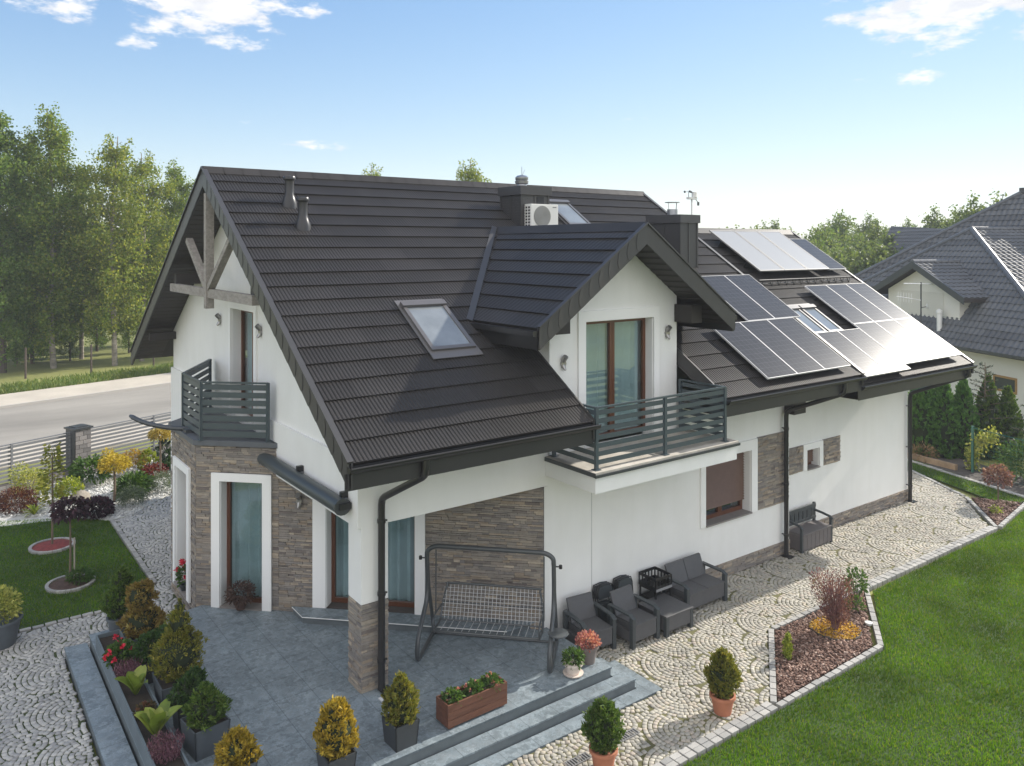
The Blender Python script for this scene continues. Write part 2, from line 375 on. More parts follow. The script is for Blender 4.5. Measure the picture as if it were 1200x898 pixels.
# garage roof
GX0, GX1, GEY, GRY = 12.62, 18.5, -1.22, 4.75
tile_poly('garage_roof', [(GX0, GEY, ZG(GEY)), (GX1, GEY, ZG(GEY)), (GX1, GRY, ZG(GRY)), (GX0, GRY, ZG(GRY))], H, TILE)
ZGB = lambda y: ZG(2*GRY-y)
tile_poly('garage_roof', [(GX0, 10.7, ZGB(10.7)), (GX0, GRY, ZGB(GRY)), (GX1, GRY, ZGB(GRY)), (GX1, 10.7, ZGB(10.7))], H, TILE, pitch=.2)
sf = MB(); slab(sf, GX0-.02, GX1-e, GEY+.06, GRY, ZG); slab(sf, GX0-.02, GX1-e, GRY, 10.65, ZGB); P_(sf, 'garage_roof_underside', SOFFIT)
verge(GX1, 1, GRY, GEY-.02, ZG, .32); verge(GX1, 1, GRY, 10.7, ZGB, .32)
rc = MB(); rc.prism([(GX0, GRY-.2, ZG(GRY-.2)+.045), (GX0, GRY, ZG(GRY)+.085), (GX0, GRY+.2, ZG(GRY-.2)+.045), (GX0, GRY+.2, ZG(GRY-.2)+.01), (GX0, GRY-.2, ZG(GRY-.2)+.01)], (GX1-GX0+.03, 0, 0)); P_(rc, 'ridge_cap', TILE)
eave(GX0+.02, GX1, GEY, ZG(GEY))
# snow guard rail on the garage roof
sg = MB(); ys = 2.2; zs = ZG(ys)
for dz in (.10, .20): sg.tube([(13.3, ys, zs+dz), (17.9, ys, zs+dz)], .018, 6)
for i in range(13): x = 13.4+i*.36; sg.tube([(x, ys, zs+.22), (x+.1, ys-.02, zs+.02), (x+.2, ys, zs+.18)], .012, 5)
P_(sg, 'snow_guard', BLACKM)
# dormer roof : ridge along y
DX, DZ, DS, DHW = 5.67, 7.60, .70, 2.66
def zd(x): return DZ-DS*abs(x-DX)
DY0 = -.82
yv = lambda z: (z-4.09)/SL-1.29
xl = DX-DHW; zl = zd(xl); ye = yv(zl)+.25; yr = yv(DZ)+.35
tile_poly('dormer_roof', [(xl, ye, zl), (xl, DY0, zl), (DX, DY0, DZ), (DX, yr, DZ)], H, TILE, amp=.004, pitch=.12, course=.40)
xr = DX+DHW
tile_poly('dormer_roof', [(xr, DY0, zl), (xr, ye, zl), (DX, yr, DZ), (DX, DY0, DZ)], H, TILE, amp=.004, pitch=.12, course=.40)
dm = MB()
for s_ in (-1, 1):
    xe = DX+s_*DHW
    dm.prism([(DX, DY0+.03, DZ-.02), (xe-.03*s_, DY0+.03, zd(xe)-.0), (xe-.03*s_, ye-.05, zd(xe)-.0), (DX, yr-.05, DZ-.02)], (0, 0, -.2))
P_(dm, 'dormer_roof_underside', SOFFIT)
sb = MB()
for s_ in (-1, 1):
    for i in range(15):
        xa, xb = DX+s_*(.05+DHW*i/15), DX+s_*(DHW*(i+1)/15-.015)
        sb.prism([(xa, DY0+.04, zd(xa)-.222), (xa, -.02, zd(xa)-.222), (xb, -.02, zd(xb)-.222), (xb, DY0+.04, zd(xb)-.222)], (0, 0, -.02))
P_(sb, 'dormer_soffit_boarding', MATS['soffit_boards_dark'])
for s_ in (-1, 1):
    v = MB(); xe = DX+s_*(DHW+.02)
    plates(v, (DX, DY0, DZ+.05), (xe, DY0, zd(xe)+.05), .40, (0, -1, 0), .30)
    v.prism([(DX, DY0+.012, DZ+.055), (xe, DY0+.012, zd(xe)+.055), (xe, DY0+.012, zd(xe)-.33), (DX, DY0+.012, DZ-.33)], (0, .03, 0))
    v.bar((DX, DY0, DZ+.06), (xe, DY0, zd(xe)+.06), .09, .03); P_(v, 'dormer_verge_board', VERGE)
    g = MB(); g.box((xe, DY0+.02, zl-.12), (xe+s_*.11, ye-.1, zl-.02)); g.box((xe-s_*.05, DY0+.02, zl-.36), (xe, ye-.1, zl-.03)); P_(g, 'dormer_gutter', GUTTER)
    bx = MB(); bx.box((DX+s_*2.0, -.5, zd(DX+2.0)-.62), (DX+s_*1.68, -.02, zd(DX+2.0)-.24)); P_(bx, 'purlin_end', SOFFIT)
rc = MB(); rc.prism([(DX-.2, DY0-.01, DZ-.10), (DX, DY0-.01, DZ+.085), (DX+.2, DY0-.01, DZ-.10), (DX, DY0-.01, DZ+.0)], (0, yr-DY0, 0)); P_(rc, 'dormer_ridge_cap', TILE)
vf = MB(); a = Vector((xl-.12, ye-.28, ZR(ye-.28)+.05)); b = Vector((DX-.1, yr-.3, ZR(yr-.3)+.05)); vf.bar(a, b, .13, .02, up=(0, -ST, CT)); P_(vf, 'valley_flashing', VERGE)

# --- walls
GZ = -.36
wl = MB()
def yz(x0, x1, pts): wl.prism([(x0, a, b) for a, b in pts], (x1-x0, 0, 0))
def zt(y): return (ZR(y) if y < RY else ZB(y))-.2
# gable wall, opening for the balcony door y 5.11-6.69, z 3.40-5.80
yz(0, .3, [(0, 3.1), (0, zt(0)), (5.11, zt(5.11)), (5.11, 3.1)])
yz(0, .3, [(5.11, 5.8), (5.11, zt(5.11)), (RY, zt(RY)), (6.69, zt(6.69)), (6.69, 5.8)]); yz(0, .3, [(5.11, 3.1), (5.11, 3.4), (6.69, 3.4), (6.69, 3.1)])
yz(0, .3, [(6.69, 3.1), (6.69, zt(6.69)), (12, zt(12)), (12, 3.1)])
# thicker lower band of the gable (butted below)
yz(-.06, .3, [(0, 2.66), (0, 3.1), (12, 3.1), (12, 2.66)])
yz(-.06, -.001, [(0, 3.101), (0, 3.72), (3.3, 3.72), (3.3, 3.101)]); yz(-.06, -.001, [(3.3, 3.101), (3.3, 3.72), (4.9, 3.72), (4.9, 3.101)]); yz(-.06, -.001, [(8.1, 3.101), (8.1, 3.80), (12.04, 3.80), (12.04, 3.101)])
yz(-.06, .3, [(8.2, GZ), (8.2, 2.66), (12.04, 2.66), (12.04, GZ)])
# front beam and walls
def xz(y0, y1, pts): wl.prism([(a, y0, b) for a, b in pts], (0, y1-y0, 0))
xz(-.0, .3, [(.3, 2.66), (.3, 3.75), (3.86, 3.75), (3.86, 2.66)])
# dormer wall y=0 : x 3.9-7.44, door x 4.79-6.70 z 3.27-5.72
dz_ = lambda x: zd(x)-.21
xz(0, .3, [(3.9, 3.2), (3.9, dz_(3.9)), (4.79, dz_(4.79)), (4.79, 3.2)]); xz(0, .3, [(6.70, 3.2), (6.70, dz_(6.7)), (7.44, dz_(7.44)), (7.44, 3.2)])
xz(0, .3, [(4.79, 5.72), (4.79, dz_(4.79)), (DX, dz_(DX)), (6.7, dz_(6.7)), (6.7, 5.72)])
for xa in (3.9, 7.14): wl.prism([(xa, .3, 4.6), (xa, .3, dz_(xa+.15)-.1), (xa, ye, dz_(xa+.15)-.1), (xa, ye, 4.6)], (.3, 0, 0))
# ground-floor front wall x 3.72-11.5 ; window x 8.35-9.98 z .97-2.42
xz(0, .3, [(3.72, GZ), (3.72, 2.655), (3.86, 2.655), (3.86, GZ)]); xz(0, .3, [(3.86, GZ), (3.86, 3.2), (8.35, 3.2), (8.35, GZ)])
xz(0, .3, [(8.35, 2.42), (8.35, 3.2), (9.98, 3.2), (9.98, 2.42)]); xz(0, .3, [(8.35, GZ), (8.35, .97), (9.98, .97), (9.98, GZ)]); xz(0, .3, [(9.98, GZ), (9.98, 3.2), (11.5, 3.2), (11.5, GZ)])
xz(0, .3, [(7.52, 3.2), (7.52, 3.95), (12.6, 3.95), (12.6, 3.2)])
xz(.3, .6, [(11.2, GZ), (11.2, 3.2), (11.5, 3.2), (11.5, GZ)])
# garage wall y=.35 : x 11.5-17.9 ; window x 12.74-13.30 z 1.43-1.92
xz(.35, .65, [(11.5, GZ), (11.5, 3.75), (12.74, 3.75), (12.74, GZ)]); xz(.35, .65, [(13.3, GZ), (13.3, 3.75), (17.9, 3.75), (17.9, GZ)])
xz(.35, .65, [(12.74, 1.92), (12.74, 3.75), (13.3, 3.75), (13.3, 1.92)]); xz(.35, .65, [(12.74, GZ), (12.74, 1.43), (13.3, 1.43), (13.3, GZ)])
yz(17.6, 17.9, [(.65, GZ), (.65, ZG(.65)-.2), (GRY, ZG(GRY)-.2), (9.5, ZGB(9.5)-.2), (9.5, GZ)])
yz(12.2, 12.5, [(.7, 3), (.7, zt(.7)), (RY, zt(RY)), (12, zt(12)), (12, 3)])
wl.box((.3, 11.7, GZ), (12.5, 12, 3.9)); wl.box((12.5, 9.2, GZ), (17.6, 9.5, 3.6))
P_(wl, 'wall', WHITE)
# porch ceiling, lower diagonal wall core, interior floors
D0 = 3.66; Q0 = Vector((-1.25, D0+1.25, 0)); U = Vector((1, -1, 0))/math.sqrt(2); NN = Vector((-1, -1, 0))/math.sqrt(2)
def dg(t, z, o=0.): p = Q0+U*t+NN*o; return Vector((p.x, p.y, z))
dw = MB()
def dseg(t0, t1, z0, z1, o0=-.3, o1=0.): dw.prism([dg(t0, z0, o1), dg(t1, z0, o1), dg(t1, z1, o1), dg(t0, z1, o1)], NN*(o0-o1))
ZH = 2.655
for t0, t1, z0, z1 in ((.0, .53, GZ, 3.2), (1.43, 1.76, GZ, ZH), (1.76, 2.75, GZ, ZH), (4.54, 7.02, GZ, ZH), (.53, 1.43, 2.52, 3.2), (2.75, 4.54, 2.36, ZH), (.53, 1.43, GZ, .02), (2.75, 4.54, GZ, .14)): dseg(t0, t1, z0, z1)
dseg(1.43, 1.76, ZH, 3.2)
P_(dw, 'porch_back_wall', MORTAR)
cg = MB(); cg.prism([(.0, .3, 2.67), (3.72, .3, 2.67), (3.72, .35, 2.67), (.35, 3.72, 2.67), (.0, 3.72, 2.67)], (0, 0, .1)); P_(cg, 'porch_ceiling', TRIM)
# bay (front face x=-1.25, y 4.91..6.85, far 45 degree face)
bw = MB()
def bseg(y0, y1, z0, z1): bw.box((-1.25, y0, z0), (-.95, y1, z1))
YB1, YB2 = 4.91, 6.85
for y0, y1, z0, z1 in ((YB1, 5.42, GZ, 3.2), (6.36, YB2, GZ, 3.2), (5.42, 6.36, 2.5, 3.2), (5.42, 6.36, GZ, .0)): bseg(y0, y1, z0, z1)
bw.prism([(-1.25, YB2, GZ), (0, YB2+1.25, GZ), (.2, YB2+1.1, GZ), (-.95, YB2, GZ)], (0, 0, 3.2-GZ)); P_(bw, 'bay_wall', MORTAR)

# --- stone cladding
def cladding(org, u, nrm, t0, t1, z0, z1, holes=(), name='stone_cladding', seed=1, top=None):
    rnd = random.Random(seed); org = Vector(org); u = Vector(u); nrm = Vector(nrm); mb = MB(); z = z0
    while z < z1-.01:
        h = rnd.choice((.03, .036, .045, .055)); h = min(h, z1-z)
        if h < .015: break
        zm = z+h/2; spans = [(t0, t1)]
        for (a, b, c, d) in holes:
            if c < zm < d:
                ns = []
                for s0, s1 in spans:
                    if b <= s0 or a >= s1: ns.append((s0, s1)); continue
                    if a > s0: ns.append((s0, a))
                    if b < s1: ns.append((b, s1))
                spans = ns
        for s0, s1 in spans:
            t = s0
            while t < s1-.005:
                L = rnd.choice((.12, .18, .24, .32))*rnd.uniform(.8, 1.2); t2 = min(t+L, s1)
                if s1-t2 < .05: t2 = s1
                dp = rnd.uniform(.012, .038); g = .0025
                q = [org+u*(t+g)+Vector((0, 0, z+g)), org+u*(t2-g)+Vector((0, 0, z+g)), org+u*(t2-g)+Vector((0, 0, z+h-g)), org+u*(t+g)+Vector((0, 0, z+h-g))]
                mb.prism(q, nrm*dp); t = t2
        z += h
    return P_(mb, name, STONE)
cladding(Q0, U, NN, .0, 1.76, GZ, 3.22, ((.35, 1.62, -.06, 2.68),), seed=3)
cladding(Q0, U, NN, 1.76, 7.02, GZ, ZH, ((2.48, 4.74, -.1, 2.52),), seed=4)
cladding((-1.25, YB2, 0), (0, -1, 0), (-1, 0, 0), 0, YB2-YB1, GZ, 3.22, ((.33, 1.62, -.1, 2.66),), seed=5)
# column under the corner: white shaft above stone
cm = MB(); cm.box((0, 0, 1.42), (.48, .48, 2.66)); P_(cm, 'column', WHITE)
cb = MB(); cb.box((.02, .02, 0), (.46, .46, 1.42)); P_(cb, 'column_core', MORTAR)
for org, u, nr, sd_ in (((.0, .02, 0), (1, 0, 0), (0, -1, 0), 11), ((.02, .48, 0), (0, -1, 0), (-1, 0, 0), 12), ((.46, 0, 0), (0, 1, 0), (1, 0, 0), 13)):
    cladding(org, u, nr, 0.0, .48, 0.0, 1.41, (), 'column_cladding', sd_)
# panels and plinths on the right front
cladding((0, 0, 0), (1, 0, 0), (0, -1, 0), 10.22, 11.45, .95, 2.68, (), seed=21)
cladding((0, .35, 0), (1, 0, 0), (0, -1, 0), 12.0, 12.58, 1.40, 2.09, (), seed=22); cladding((0, .35, 0), (1, 0, 0), (0, -1, 0), 13.46, 14.3, 1.40, 2.09, (), seed=26)
cladding((0, 0, 0), (1, 0, 0), (0, -1, 0), 7.0, 11.5, GZ, -.01, (), 'plinth', 23)
cladding((0, .35, 0), (1, 0, 0), (0, -1, 0), 11.5, 17.93, GZ, -.01, (), 'plinth', 24)

# --- doors and windows
def opening(org, u, nrm, t0, t1, z0, z1, back, sur=None, splits=(), name='patio_door', curtain=True, fr=.085, reveal=True, blind=False, swid=.15, sill=False, sout=.045, sb=0.):
    """frame set back in an opening, glass, curtain, white surround and reveals; u along, nrm outwards"""
    org = Vector(org); u = Vector(u); nrm = Vector(nrm)
    at = lambda t, z, o: org+u*t+nrm*o+Vector((0, 0, z))
    def bx(mb, ta, tb, za, zb, o0, o1): mb.prism([at(ta, za, o0), at(tb, za, o0), at(tb, zb, o0), at(ta, zb, o0)], nrm*(o1-o0))
    g = .004; f = MB(); b0, b1 = -back-.07, -back
    bx(f, t0+g, t0+fr, z0+g, z1-g, b0, b1); bx(f, t1-fr, t1-g, z0+g, z1-g, b0, b1); bx(f, t0+fr, t1-fr, z1-fr, z1-g, b0, b1); bx(f, t0+fr, t1-fr, z0+g, z0+fr*1.1, b0, b1)
    for s_ in splits: bx(f, s_-fr*.8, s_-.004, z0+fr*1.1, z1-fr, b0, b1); bx(f, s_+.004, s_+fr*.8, z0+fr*1.1, z1-fr, b0, b1)
    F = f.build(name, BROWN, H)
    gl = MB(); bx(gl, t0+fr, t1-fr, z0+fr, z1-fr, b0+.02, b0+.03); gl.build('glass', GLASS, F)
    if curtain:
        c = MB(); n = int((t1-t0)/.035); vs = []
        for i in range(n+1):
            t = t0+(t1-t0)*i/n; o = b0-.15+.08*math.sin(i*1.15+.8*math.sin(i*.21))+.012*math.sin(i*.37)
            vs += [at(t, z0+.01, o), at(t, z1, o*1.0)]
        c.add(vs, [(2*i, 2*i+2, 2*i+3, 2*i+1) for i in range(n)]); c.build('curtain', CURT, F, smooth=True)
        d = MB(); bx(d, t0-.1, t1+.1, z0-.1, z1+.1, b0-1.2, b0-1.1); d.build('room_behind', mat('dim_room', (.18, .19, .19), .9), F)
    if blind:
        c = MB(); zz = z1-.03
        while zz > z0+(z1-z0)*.18:
            c.prism([at(t0+.02, zz, b1+.025), at(t1-.02, zz, b1+.025), at(t1-.02, zz-.05, b1+.06), at(t0+.02, zz-.05, b1+.06)], nrm*.006); zz -= .062
        c.build('roller_shutter', mat('shutter_brown', (.15, .09, .065), .5, .1, 8), F)
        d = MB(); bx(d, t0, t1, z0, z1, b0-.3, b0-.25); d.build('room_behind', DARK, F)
    if reveal:
        r = MB(); th = .012
        bx(r, t0, t0+th, z0, z1, b1, sb); bx(r, t1-th, t1, z0, z1, b1, sb); bx(r, t0+th, t1-th, z1-th, z1, b1, sb); r.build('reveal', TRIM, F)
    if sur:
        s0, s1, sz0, sz1 = sur; m_ = MB()
        bx(m_, s0, t0, sz0, sz1, sb-.001, sb+sout); bx(m_, t1, s1, sz0, sz1, sb-.001, sb+sout); bx(m_, t0, t1, z1, sz1, sb-.001, sb+sout); m_.build('surround', TRIM, F)
    if sill:
        m_ = MB(); bx(m_, t0+.012, t1-.012, z0-.03, z0+.004, b1, sb+.07); m_.build('sill', mat('sill_stone', (.22, .2, .19), .5, .1, 8), F)
    return F
ZU = (0, 0, 1)
opening(Q0, U, NN, .53, 1.43, .02, 2.52, .20, (.35, 1.62, .0, 2.68), (), 'bay_door', sill=True, sb=.03)
opening(Q0, U, NN, 2.75, 4.54, .14, 2.36, .20, (2.48, 4.74, .12, 2.52), (3.62,), 'porch_door', sb=.03)
opening((-1.25, YB2, 0), (0, -1, 0), (-1, 0, 0), .49, 1.43, .0, 2.50, .18, (.33, 1.62, -.08, 2.66), (), 'bay_window', sill=True, sb=.03)
opening((0, 0, 0), (0, -1, 0), (-1, 0, 0), -6.69, -5.11, 3.42, 5.80, .20, (-6.85, -4.95, 3.42, 5.95), (-5.85,), 'gable_balcony_door')
opening((0, 0, 0), (1, 0, 0), (0, -1, 0), 4.79, 6.70, 3.30, 5.72, .20, (4.60, 6.86, 3.3, 5.93), (5.72,), 'dormer_balcony_door')
opening((0, 0, 0), (1, 0, 0), (0, -1, 0), 8.35, 9.98, .97, 2.42, .22, (8.19, 10.2, .95, 2.66), (9.15,), 'shuttered_window', False, blind=True, sill=True)
opening((0, .35, 0), (1, 0, 0), (0, -1, 0), 12.74, 13.3, 1.43, 1.92, .2, (12.58, 13.46, 1.41, 2.08), (), 'small_window', False, blind=True, sill=True, fr=.06)
# thin expansion joint in the render and the gable moulding line
j = MB(); j.box((4.965, -.004, GZ), (4.98, .001, 2.86)); P_(j, 'expansion_joint', mat('joint_grey', (.45, .45, .45), .9))

# --- door step of the porch
ds = MB(); ds.prism([(.12, 3.40, 0), (.12, 2.84, 0), (2.92, .05, 0), (3.45, .05, 0), (3.5, .14, 0)], (0, 0, .12)); PATIO_STEP = ds
# --- dormer balcony
bl = MB(); BZ0, BZ1, BY = 2.86, 3.20, -1.40
bl.box((3.8, BY, BZ0), (7.68, -.002, BZ1)); P_(bl, 'balcony_slab', WHITE)
bt = MB(); bt.box((3.77, BY-.03, BZ1), (7.71, -.03, BZ1+.035)); P_(bt, 'balcony_paving', mat('beige_paving', (.45, .42, .37), .75, .25, 2.5, .15, 60, fine=.1))
be = MB(); be.box((3.755, BY-.045, BZ1-.045), (3.768, -.03, BZ1+.03)); be.box((3.755, BY-.06, BZ1-.05), (7.72, BY-.032, BZ1-.002)); P_(be, 'balcony_edge_flashing', DGREY)
def railing(pts, zf, hgt, nsl, m, post_at=(), name='balcony_railing', gap=.0, sw=.085):
    r = MB()
    for i in range(len(pts)-1):
        a, b = Vector(pts[i]), Vector(pts[i+1]); d = (b-a).normalized(); L = (b-a).length
        r.bar(a+Vector((0, 0, zf+hgt)), b+Vector((0, 0, zf+hgt)), .05, .035)
        for k in range(nsl):
            z = zf+.13+(hgt-.22)*k/(nsl-1)
            r.bar(a+d*.03+Vector((0, 0, z)), b-d*.03+Vector((0, 0, z)), .014, sw)
        n = max(1, round(L/1.9))
        for k in range(n+1):
            if i < len(pts)-2 and k == n and (len(pts) > 2): continue
            p = a+d*(L*k/n); r.box((p.x-.03, p.y-.03, zf+.005), (p.x+.03, p.y+.03, zf+hgt+.01)); r.box((p.x-.065, p.y-.065, zf), (p.x+.065, p.y+.065, zf+.012))
    return P_(r, name, m)
railing([(3.93, -.1, 0), (3.93, -1.28, 0), (7.45, -1.28, 0), (7.45, -.1, 0)], BZ1+.035, 1.10, 7, GREYM)
# --- bay balcony
bs = MB(); bs.prism([(-1.33, YB1-.03, 3.22), (-.02, 3.6, 3.22), (-.065, 3.62, 3.22), (-.065, 8.1, 3.22), (-1.33, YB2+.03, 3.22)], (0, 0, .10)); P_(bs, 'bay_balcony_slab', mat('slate_coping', (.10, .11, .125), .5, .15, 3))
railing([(-.12, 8.0, 0), (-1.2, YB2-.7, 0), (-1.2, YB1-.12, 0), (-.17, 3.85, 0)], 3.32, 1.16, 7, GREYM, sw=.11)
sp = MB(); sp.tube(smooth_path([(-1.15, 5.75, 3.36), (-1.55, 6.05, 3.39), (-1.9, 6.5, 3.46), (-2.1, 6.9, 3.56)], 5), [.05]*15+[.03], 8); sp.box((-1.3, 5.55, 3.325), (-1.08, 5.95, 3.39)); P_(sp, 'water_spout', DGREY)
# --- weathered gable truss
tb = MB(); X = -.68
tb.bar((X, 3.05, 6.19), (X, 9.2, 6.19), .14, .19); P_(tb, 'truss_collar_beam', OLDWOOD)
tk = MB(); tk.bar((X-.02, 6.02, 5.86), (X-.02, 6.02, 8.35), .17, .17, up=(1, 0, 0)); P_(tk, 'truss_king_post', OLDWOOD)
for s_ in (-1, 1):
    ts = MB(); ts.bar((X-.015, 6.02+s_*.10, 6.30), (X-.015, 6.02+s_*1.62, 7.35), .12, .15, up=(1, 0, 0)); P_(ts, 'truss_strut', OLDWOOD)
for y in (3.25, 9.0):
    ts = MB(); ts.bar((X, y, 6.4), (.0, y, 6.4), .2, .26); P_(ts, 'purlin_end', SOFFIT)
ts = MB(); ts.bar((X, 11.8, 4.72), (0, 11.8, 4.72), .2, .2); P_(ts, 'purlin_end', SOFFIT)
# --- downpipes
def downpipe(pts, r=.05, shoe=None):
    d = MB(); out = []
    P = [Vector(p) for p in pts]
    for i, p in enumerate(P):
        if 0 < i < len(P)-1:
            a = (P[i-1]-p).normalized(); b = (P[i+1]-p).normalized(); k = min(.11, (P[i-1]-p).length/2.2, (P[i+1]-p).length/2.2)
            out += [p+a*k, p+a*k*.35+b*k*.15, p+b*k*.35+a*k*.15, p+b*k]
        else: out.append(p)
    d.tube(out, r, 12)
    top, bot = P[-2], P[-1]
    for t in (.12, .5, .85):
        q = top.lerp(bot, t); d.tube([q+Vector((0, 0, -.025)), q+Vector((0, 0, .025))], r+.012, 12); d.box((q.x+.04, q.y-.012, q.z-.012), (q.x+.10, q.y+.012, q.z+.012)); d.box((q.x-.012, q.y, q.z-.012), (q.x+.012, q.y+.12, q.z+.012))
    if shoe: d.box((bot.x-.10, bot.y-.16, bot.z), (bot.x+.12, bot.y+.08, bot.z+.03))
    return P_(d, 'downpipe', GUTTER, smooth=True)
zg = ZR(EY)-.1
downpipe([(.42, -1.33, zg), (.42, -1.33, zg-.24), (.30, -.12, 3.12), (.30, -.12, 0.03)], .058)
downpipe([(11.75, -1.33, zg), (11.75, -1.33, zg-.24), (11.2, -.13, 3.2), (11.2, -.13, -.34)], .055, True)
downpipe([(18.15, GEY-.04, ZG(GEY)-.1), (18.15, GEY-.04, ZG(GEY)-.3), (17.8, .22, 2.86), (17.8, .22, -.34)], .055, True)
dr = MB(); dr.box((.15, -.75, .001), (.62, -.30, .018)); P_(dr, 'drain_frame', mat('pale_stone_edge', (.55, .56, .57), .6))
dr = MB(); dr.box((.20, -.70, .018), (.57, -.345, .022)); P_(dr, 'drain_surround', mat('slate_infill', (.16, .18, .2), .5))
dr = MB(); dr.box((.25, -.42, .022), (.45, -.06, .026)); P_(dr, 'drain_grate', BLACKM)
cbx = MB(); cbx.box((11.28, -.30, 3.12), (11.75, -.02, 3.4)); P_(cbx, 'eave_return', SOFFIT); cbx = MB(); cbx.prism([(RX1-.06, -1.18, 3.72), (RX1-.06, -1.18, ZR(-1.18)-.1), (RX1-.06, .34, ZR(.34)-.1), (RX1-.06, .34, 3.72)], (.05, 0, 0)); P_(cbx, 'eave_return', SOFFIT)
# --- wall lamps
def lamp(p, out):
    out = Vector(out); p = Vector(p); a = MB(); a.tube([p+out*.02+Vector((0, 0, .05)), p+out*.10+Vector((0, 0, .14))], [.05, .055], 10); a.tube([p+out*.02+Vector((0, 0, -.05)), p+out*.09+Vector((0, 0, -.12))], [.05, .02], 10)
    a.tube([p, p+out*.05], .06, 10); return P_(a, 'wall_lamp', mat('brushed_steel', (.35, .34, .33), .3, metal=.8), smooth=True)
lamp((4.22, 0, 4.95), (0, -1, 0)); lamp((7.12, 0, 5.35), (0, -1, 0)); lamp((0, 7.55, 5.45), (-1, 0, 0)); lamp((0, 4.72, 5.42), (-1, 0, 0)); lamp(dg(2.2, 2.2, .03), NN)
# --- skylights (main, upper, pair on garage)
def roofwin(x0, x1, y0, y1, zf, rise=.10, blind=True, upper=False):
    def pt(x, y, o): return Vector((x, y-ST*o, zf(y)+CT*o))
    F = MB(); fw = .075
    def sl(mb, xa, xb, ya, yb, o0, o1): mb.prism([pt(xa, ya, o0), pt(xb, ya, o0), pt(xb, yb, o0), pt(xa, yb, o0)], Vector((0, -ST, CT))*(o1-o0))
    sl(F, x0, x0+fw, y0, y1, 0, rise); sl(F, x1-fw, x1, y0, y1, 0, rise); sl(F, x0+fw, x1-fw, y0, y0+.07, 0, rise); sl(F, x0-.015, x1+.015, y1-.10, y1+.01, 0, rise+.04)
    o = F.build('skylight', mat('skylight_frame', (.10, .095, .095), .35, .05), H)
    G = MB(); sl(G, x0+fw, x1-fw, y0+.07, y1-.1, rise-.03, rise-.02); G.build('skylight_glass', ROOFGLASS, o)
    B = MB(); sl(B, x0+fw, x1-fw, y0+.07, y1-.1, .0, .035); B.build('skylight_blind', mat('pale_blind', (.6, .61, .62), .8), o)
    A = MB(); sl(A, x0-.06, x1+.06, y0-.17, y0, .045, .06); sl(A, x0-.06, x0-.0, y0, y1+.05, .04, .052); sl(A, x1, x1+.06, y0, y1+.05, .04, .052); sl(A, x0-.06, x1+.06, y1+.012, y1+.13, .04, .055)
    A.build('skylight_flashing', mat('flashing_grey', (.11, .105, .105), .4), o); return o
roofwin(1.62, 2.56, .55, 1.72, ZR); roofwin(8.05, 8.84, 4.3, 5.35, ZR); roofwin(13.0, 13.66, .33, 1.3, ZG); roofwin(13.76, 14.42, .33, 1.3, ZG)
# --- flue pipes
for (x, y) in ((.66, 4.88), (.66, 4.12)):
    f = MB(); f.lathe([(.17, -.12), (.165, .05), (.125, .17), (.098, .25), (.095, .52), (.10, .54), (.13, .56), (.135, .60), (.12, .63), (.03, .64)], (x, y, ZR(y)), 20); P_(f, 'vent_pipe', mat('vent_plastic', (.022, .022, .024), .32), smooth=True)
# --- chimneys
def chimney(x0, x1, y0, y1, z0, z1, nx, ny):
    c = MB(); c.box((x0, y0, z0), (x1, y1, z1-.05)); o = P_(c, 'chimney', mat('chimney_sheet', (.05, .048, .05), .42, .1, 3))
    l = MB(); zz = z0+.05
    while zz < z1-.25:
        l.box((x0-.012, y0-.012, zz), (x1+.012, y1+.012, zz+.052)); zz += .066
    l.build('lamella', MATS['chimney_sheet'], o)
    s_ = MB()
    for i in range(nx+1): x = x0+(x1-x0)*i/nx; s_.box((x-.03, y0-.028, z0), (x+.03, y0-.014, z1-.2))
    for i in range(ny+1): y = y0+(y1-y0)*i/ny; s_.box((x0-.028, y-.03, z0), (x0-.014, y+.03, z1-.2)); s_.box((x1+.014, y-.03, z0), (x1+.028, y+.03, z1-.2))
    s_.build('corner_trim', VERGE, o)
    k = MB(); k.box((x0-.07, y0-.07, z1-.22), (x1+.07, y1+.07, z1)); k.build('chimney_cap', MATS['chimney_sheet'], o); return o
c1 = chimney(6.36, 7.22, 4.15, 5.0, 7.3, 8.72, 2, 2); c2 = chimney(10.5, 11.15, 2.62, 3.75, 6.4, 8.05, 2, 2)
v = MB(); v.lathe([(.13, 0), (.13, .08), (.17, .10), (.18, .16), (.15, .17), (.17, .20), (.17, .26), (.12, .30), (.03, .32)], (6.72, 4.6, 8.72), 16); v.tube([(6.72, 4.6, 9.0), (6.72, 4.6, 9.25)], .008, 5); v.tube([(6.72, 4.6, 9.0), (6.80, 4.58, 9.18)], .006, 5); v.build('chimney_cowl', mat('cowl_steel', (.3, .31, .33), .3, metal=.7), c1, smooth=True)
v = MB(); v.lathe([(.14, 0), (.14, .16), (.12, .16)], (10.72, 3.1, 8.05), 16); v.lathe([(.2, .34), (.2, .355)], (10.72, 3.1, 8.05), 16); v.tube([(10.86, 3.1, 8.1), (10.89, 3.1, 8.41)], .012, 5); v.tube([(10.58, 3.1, 8.1), (10.56, 3.1, 8.4)], .008, 5); v.build('chimney_cowl', MATS['cowl_steel'], c2, smooth=True)
vg = MB(); vg.box((6.84, 4.115, 8.28), (7.06, 4.13, 8.46)); vg.build('vent_grille', DARK, c1)

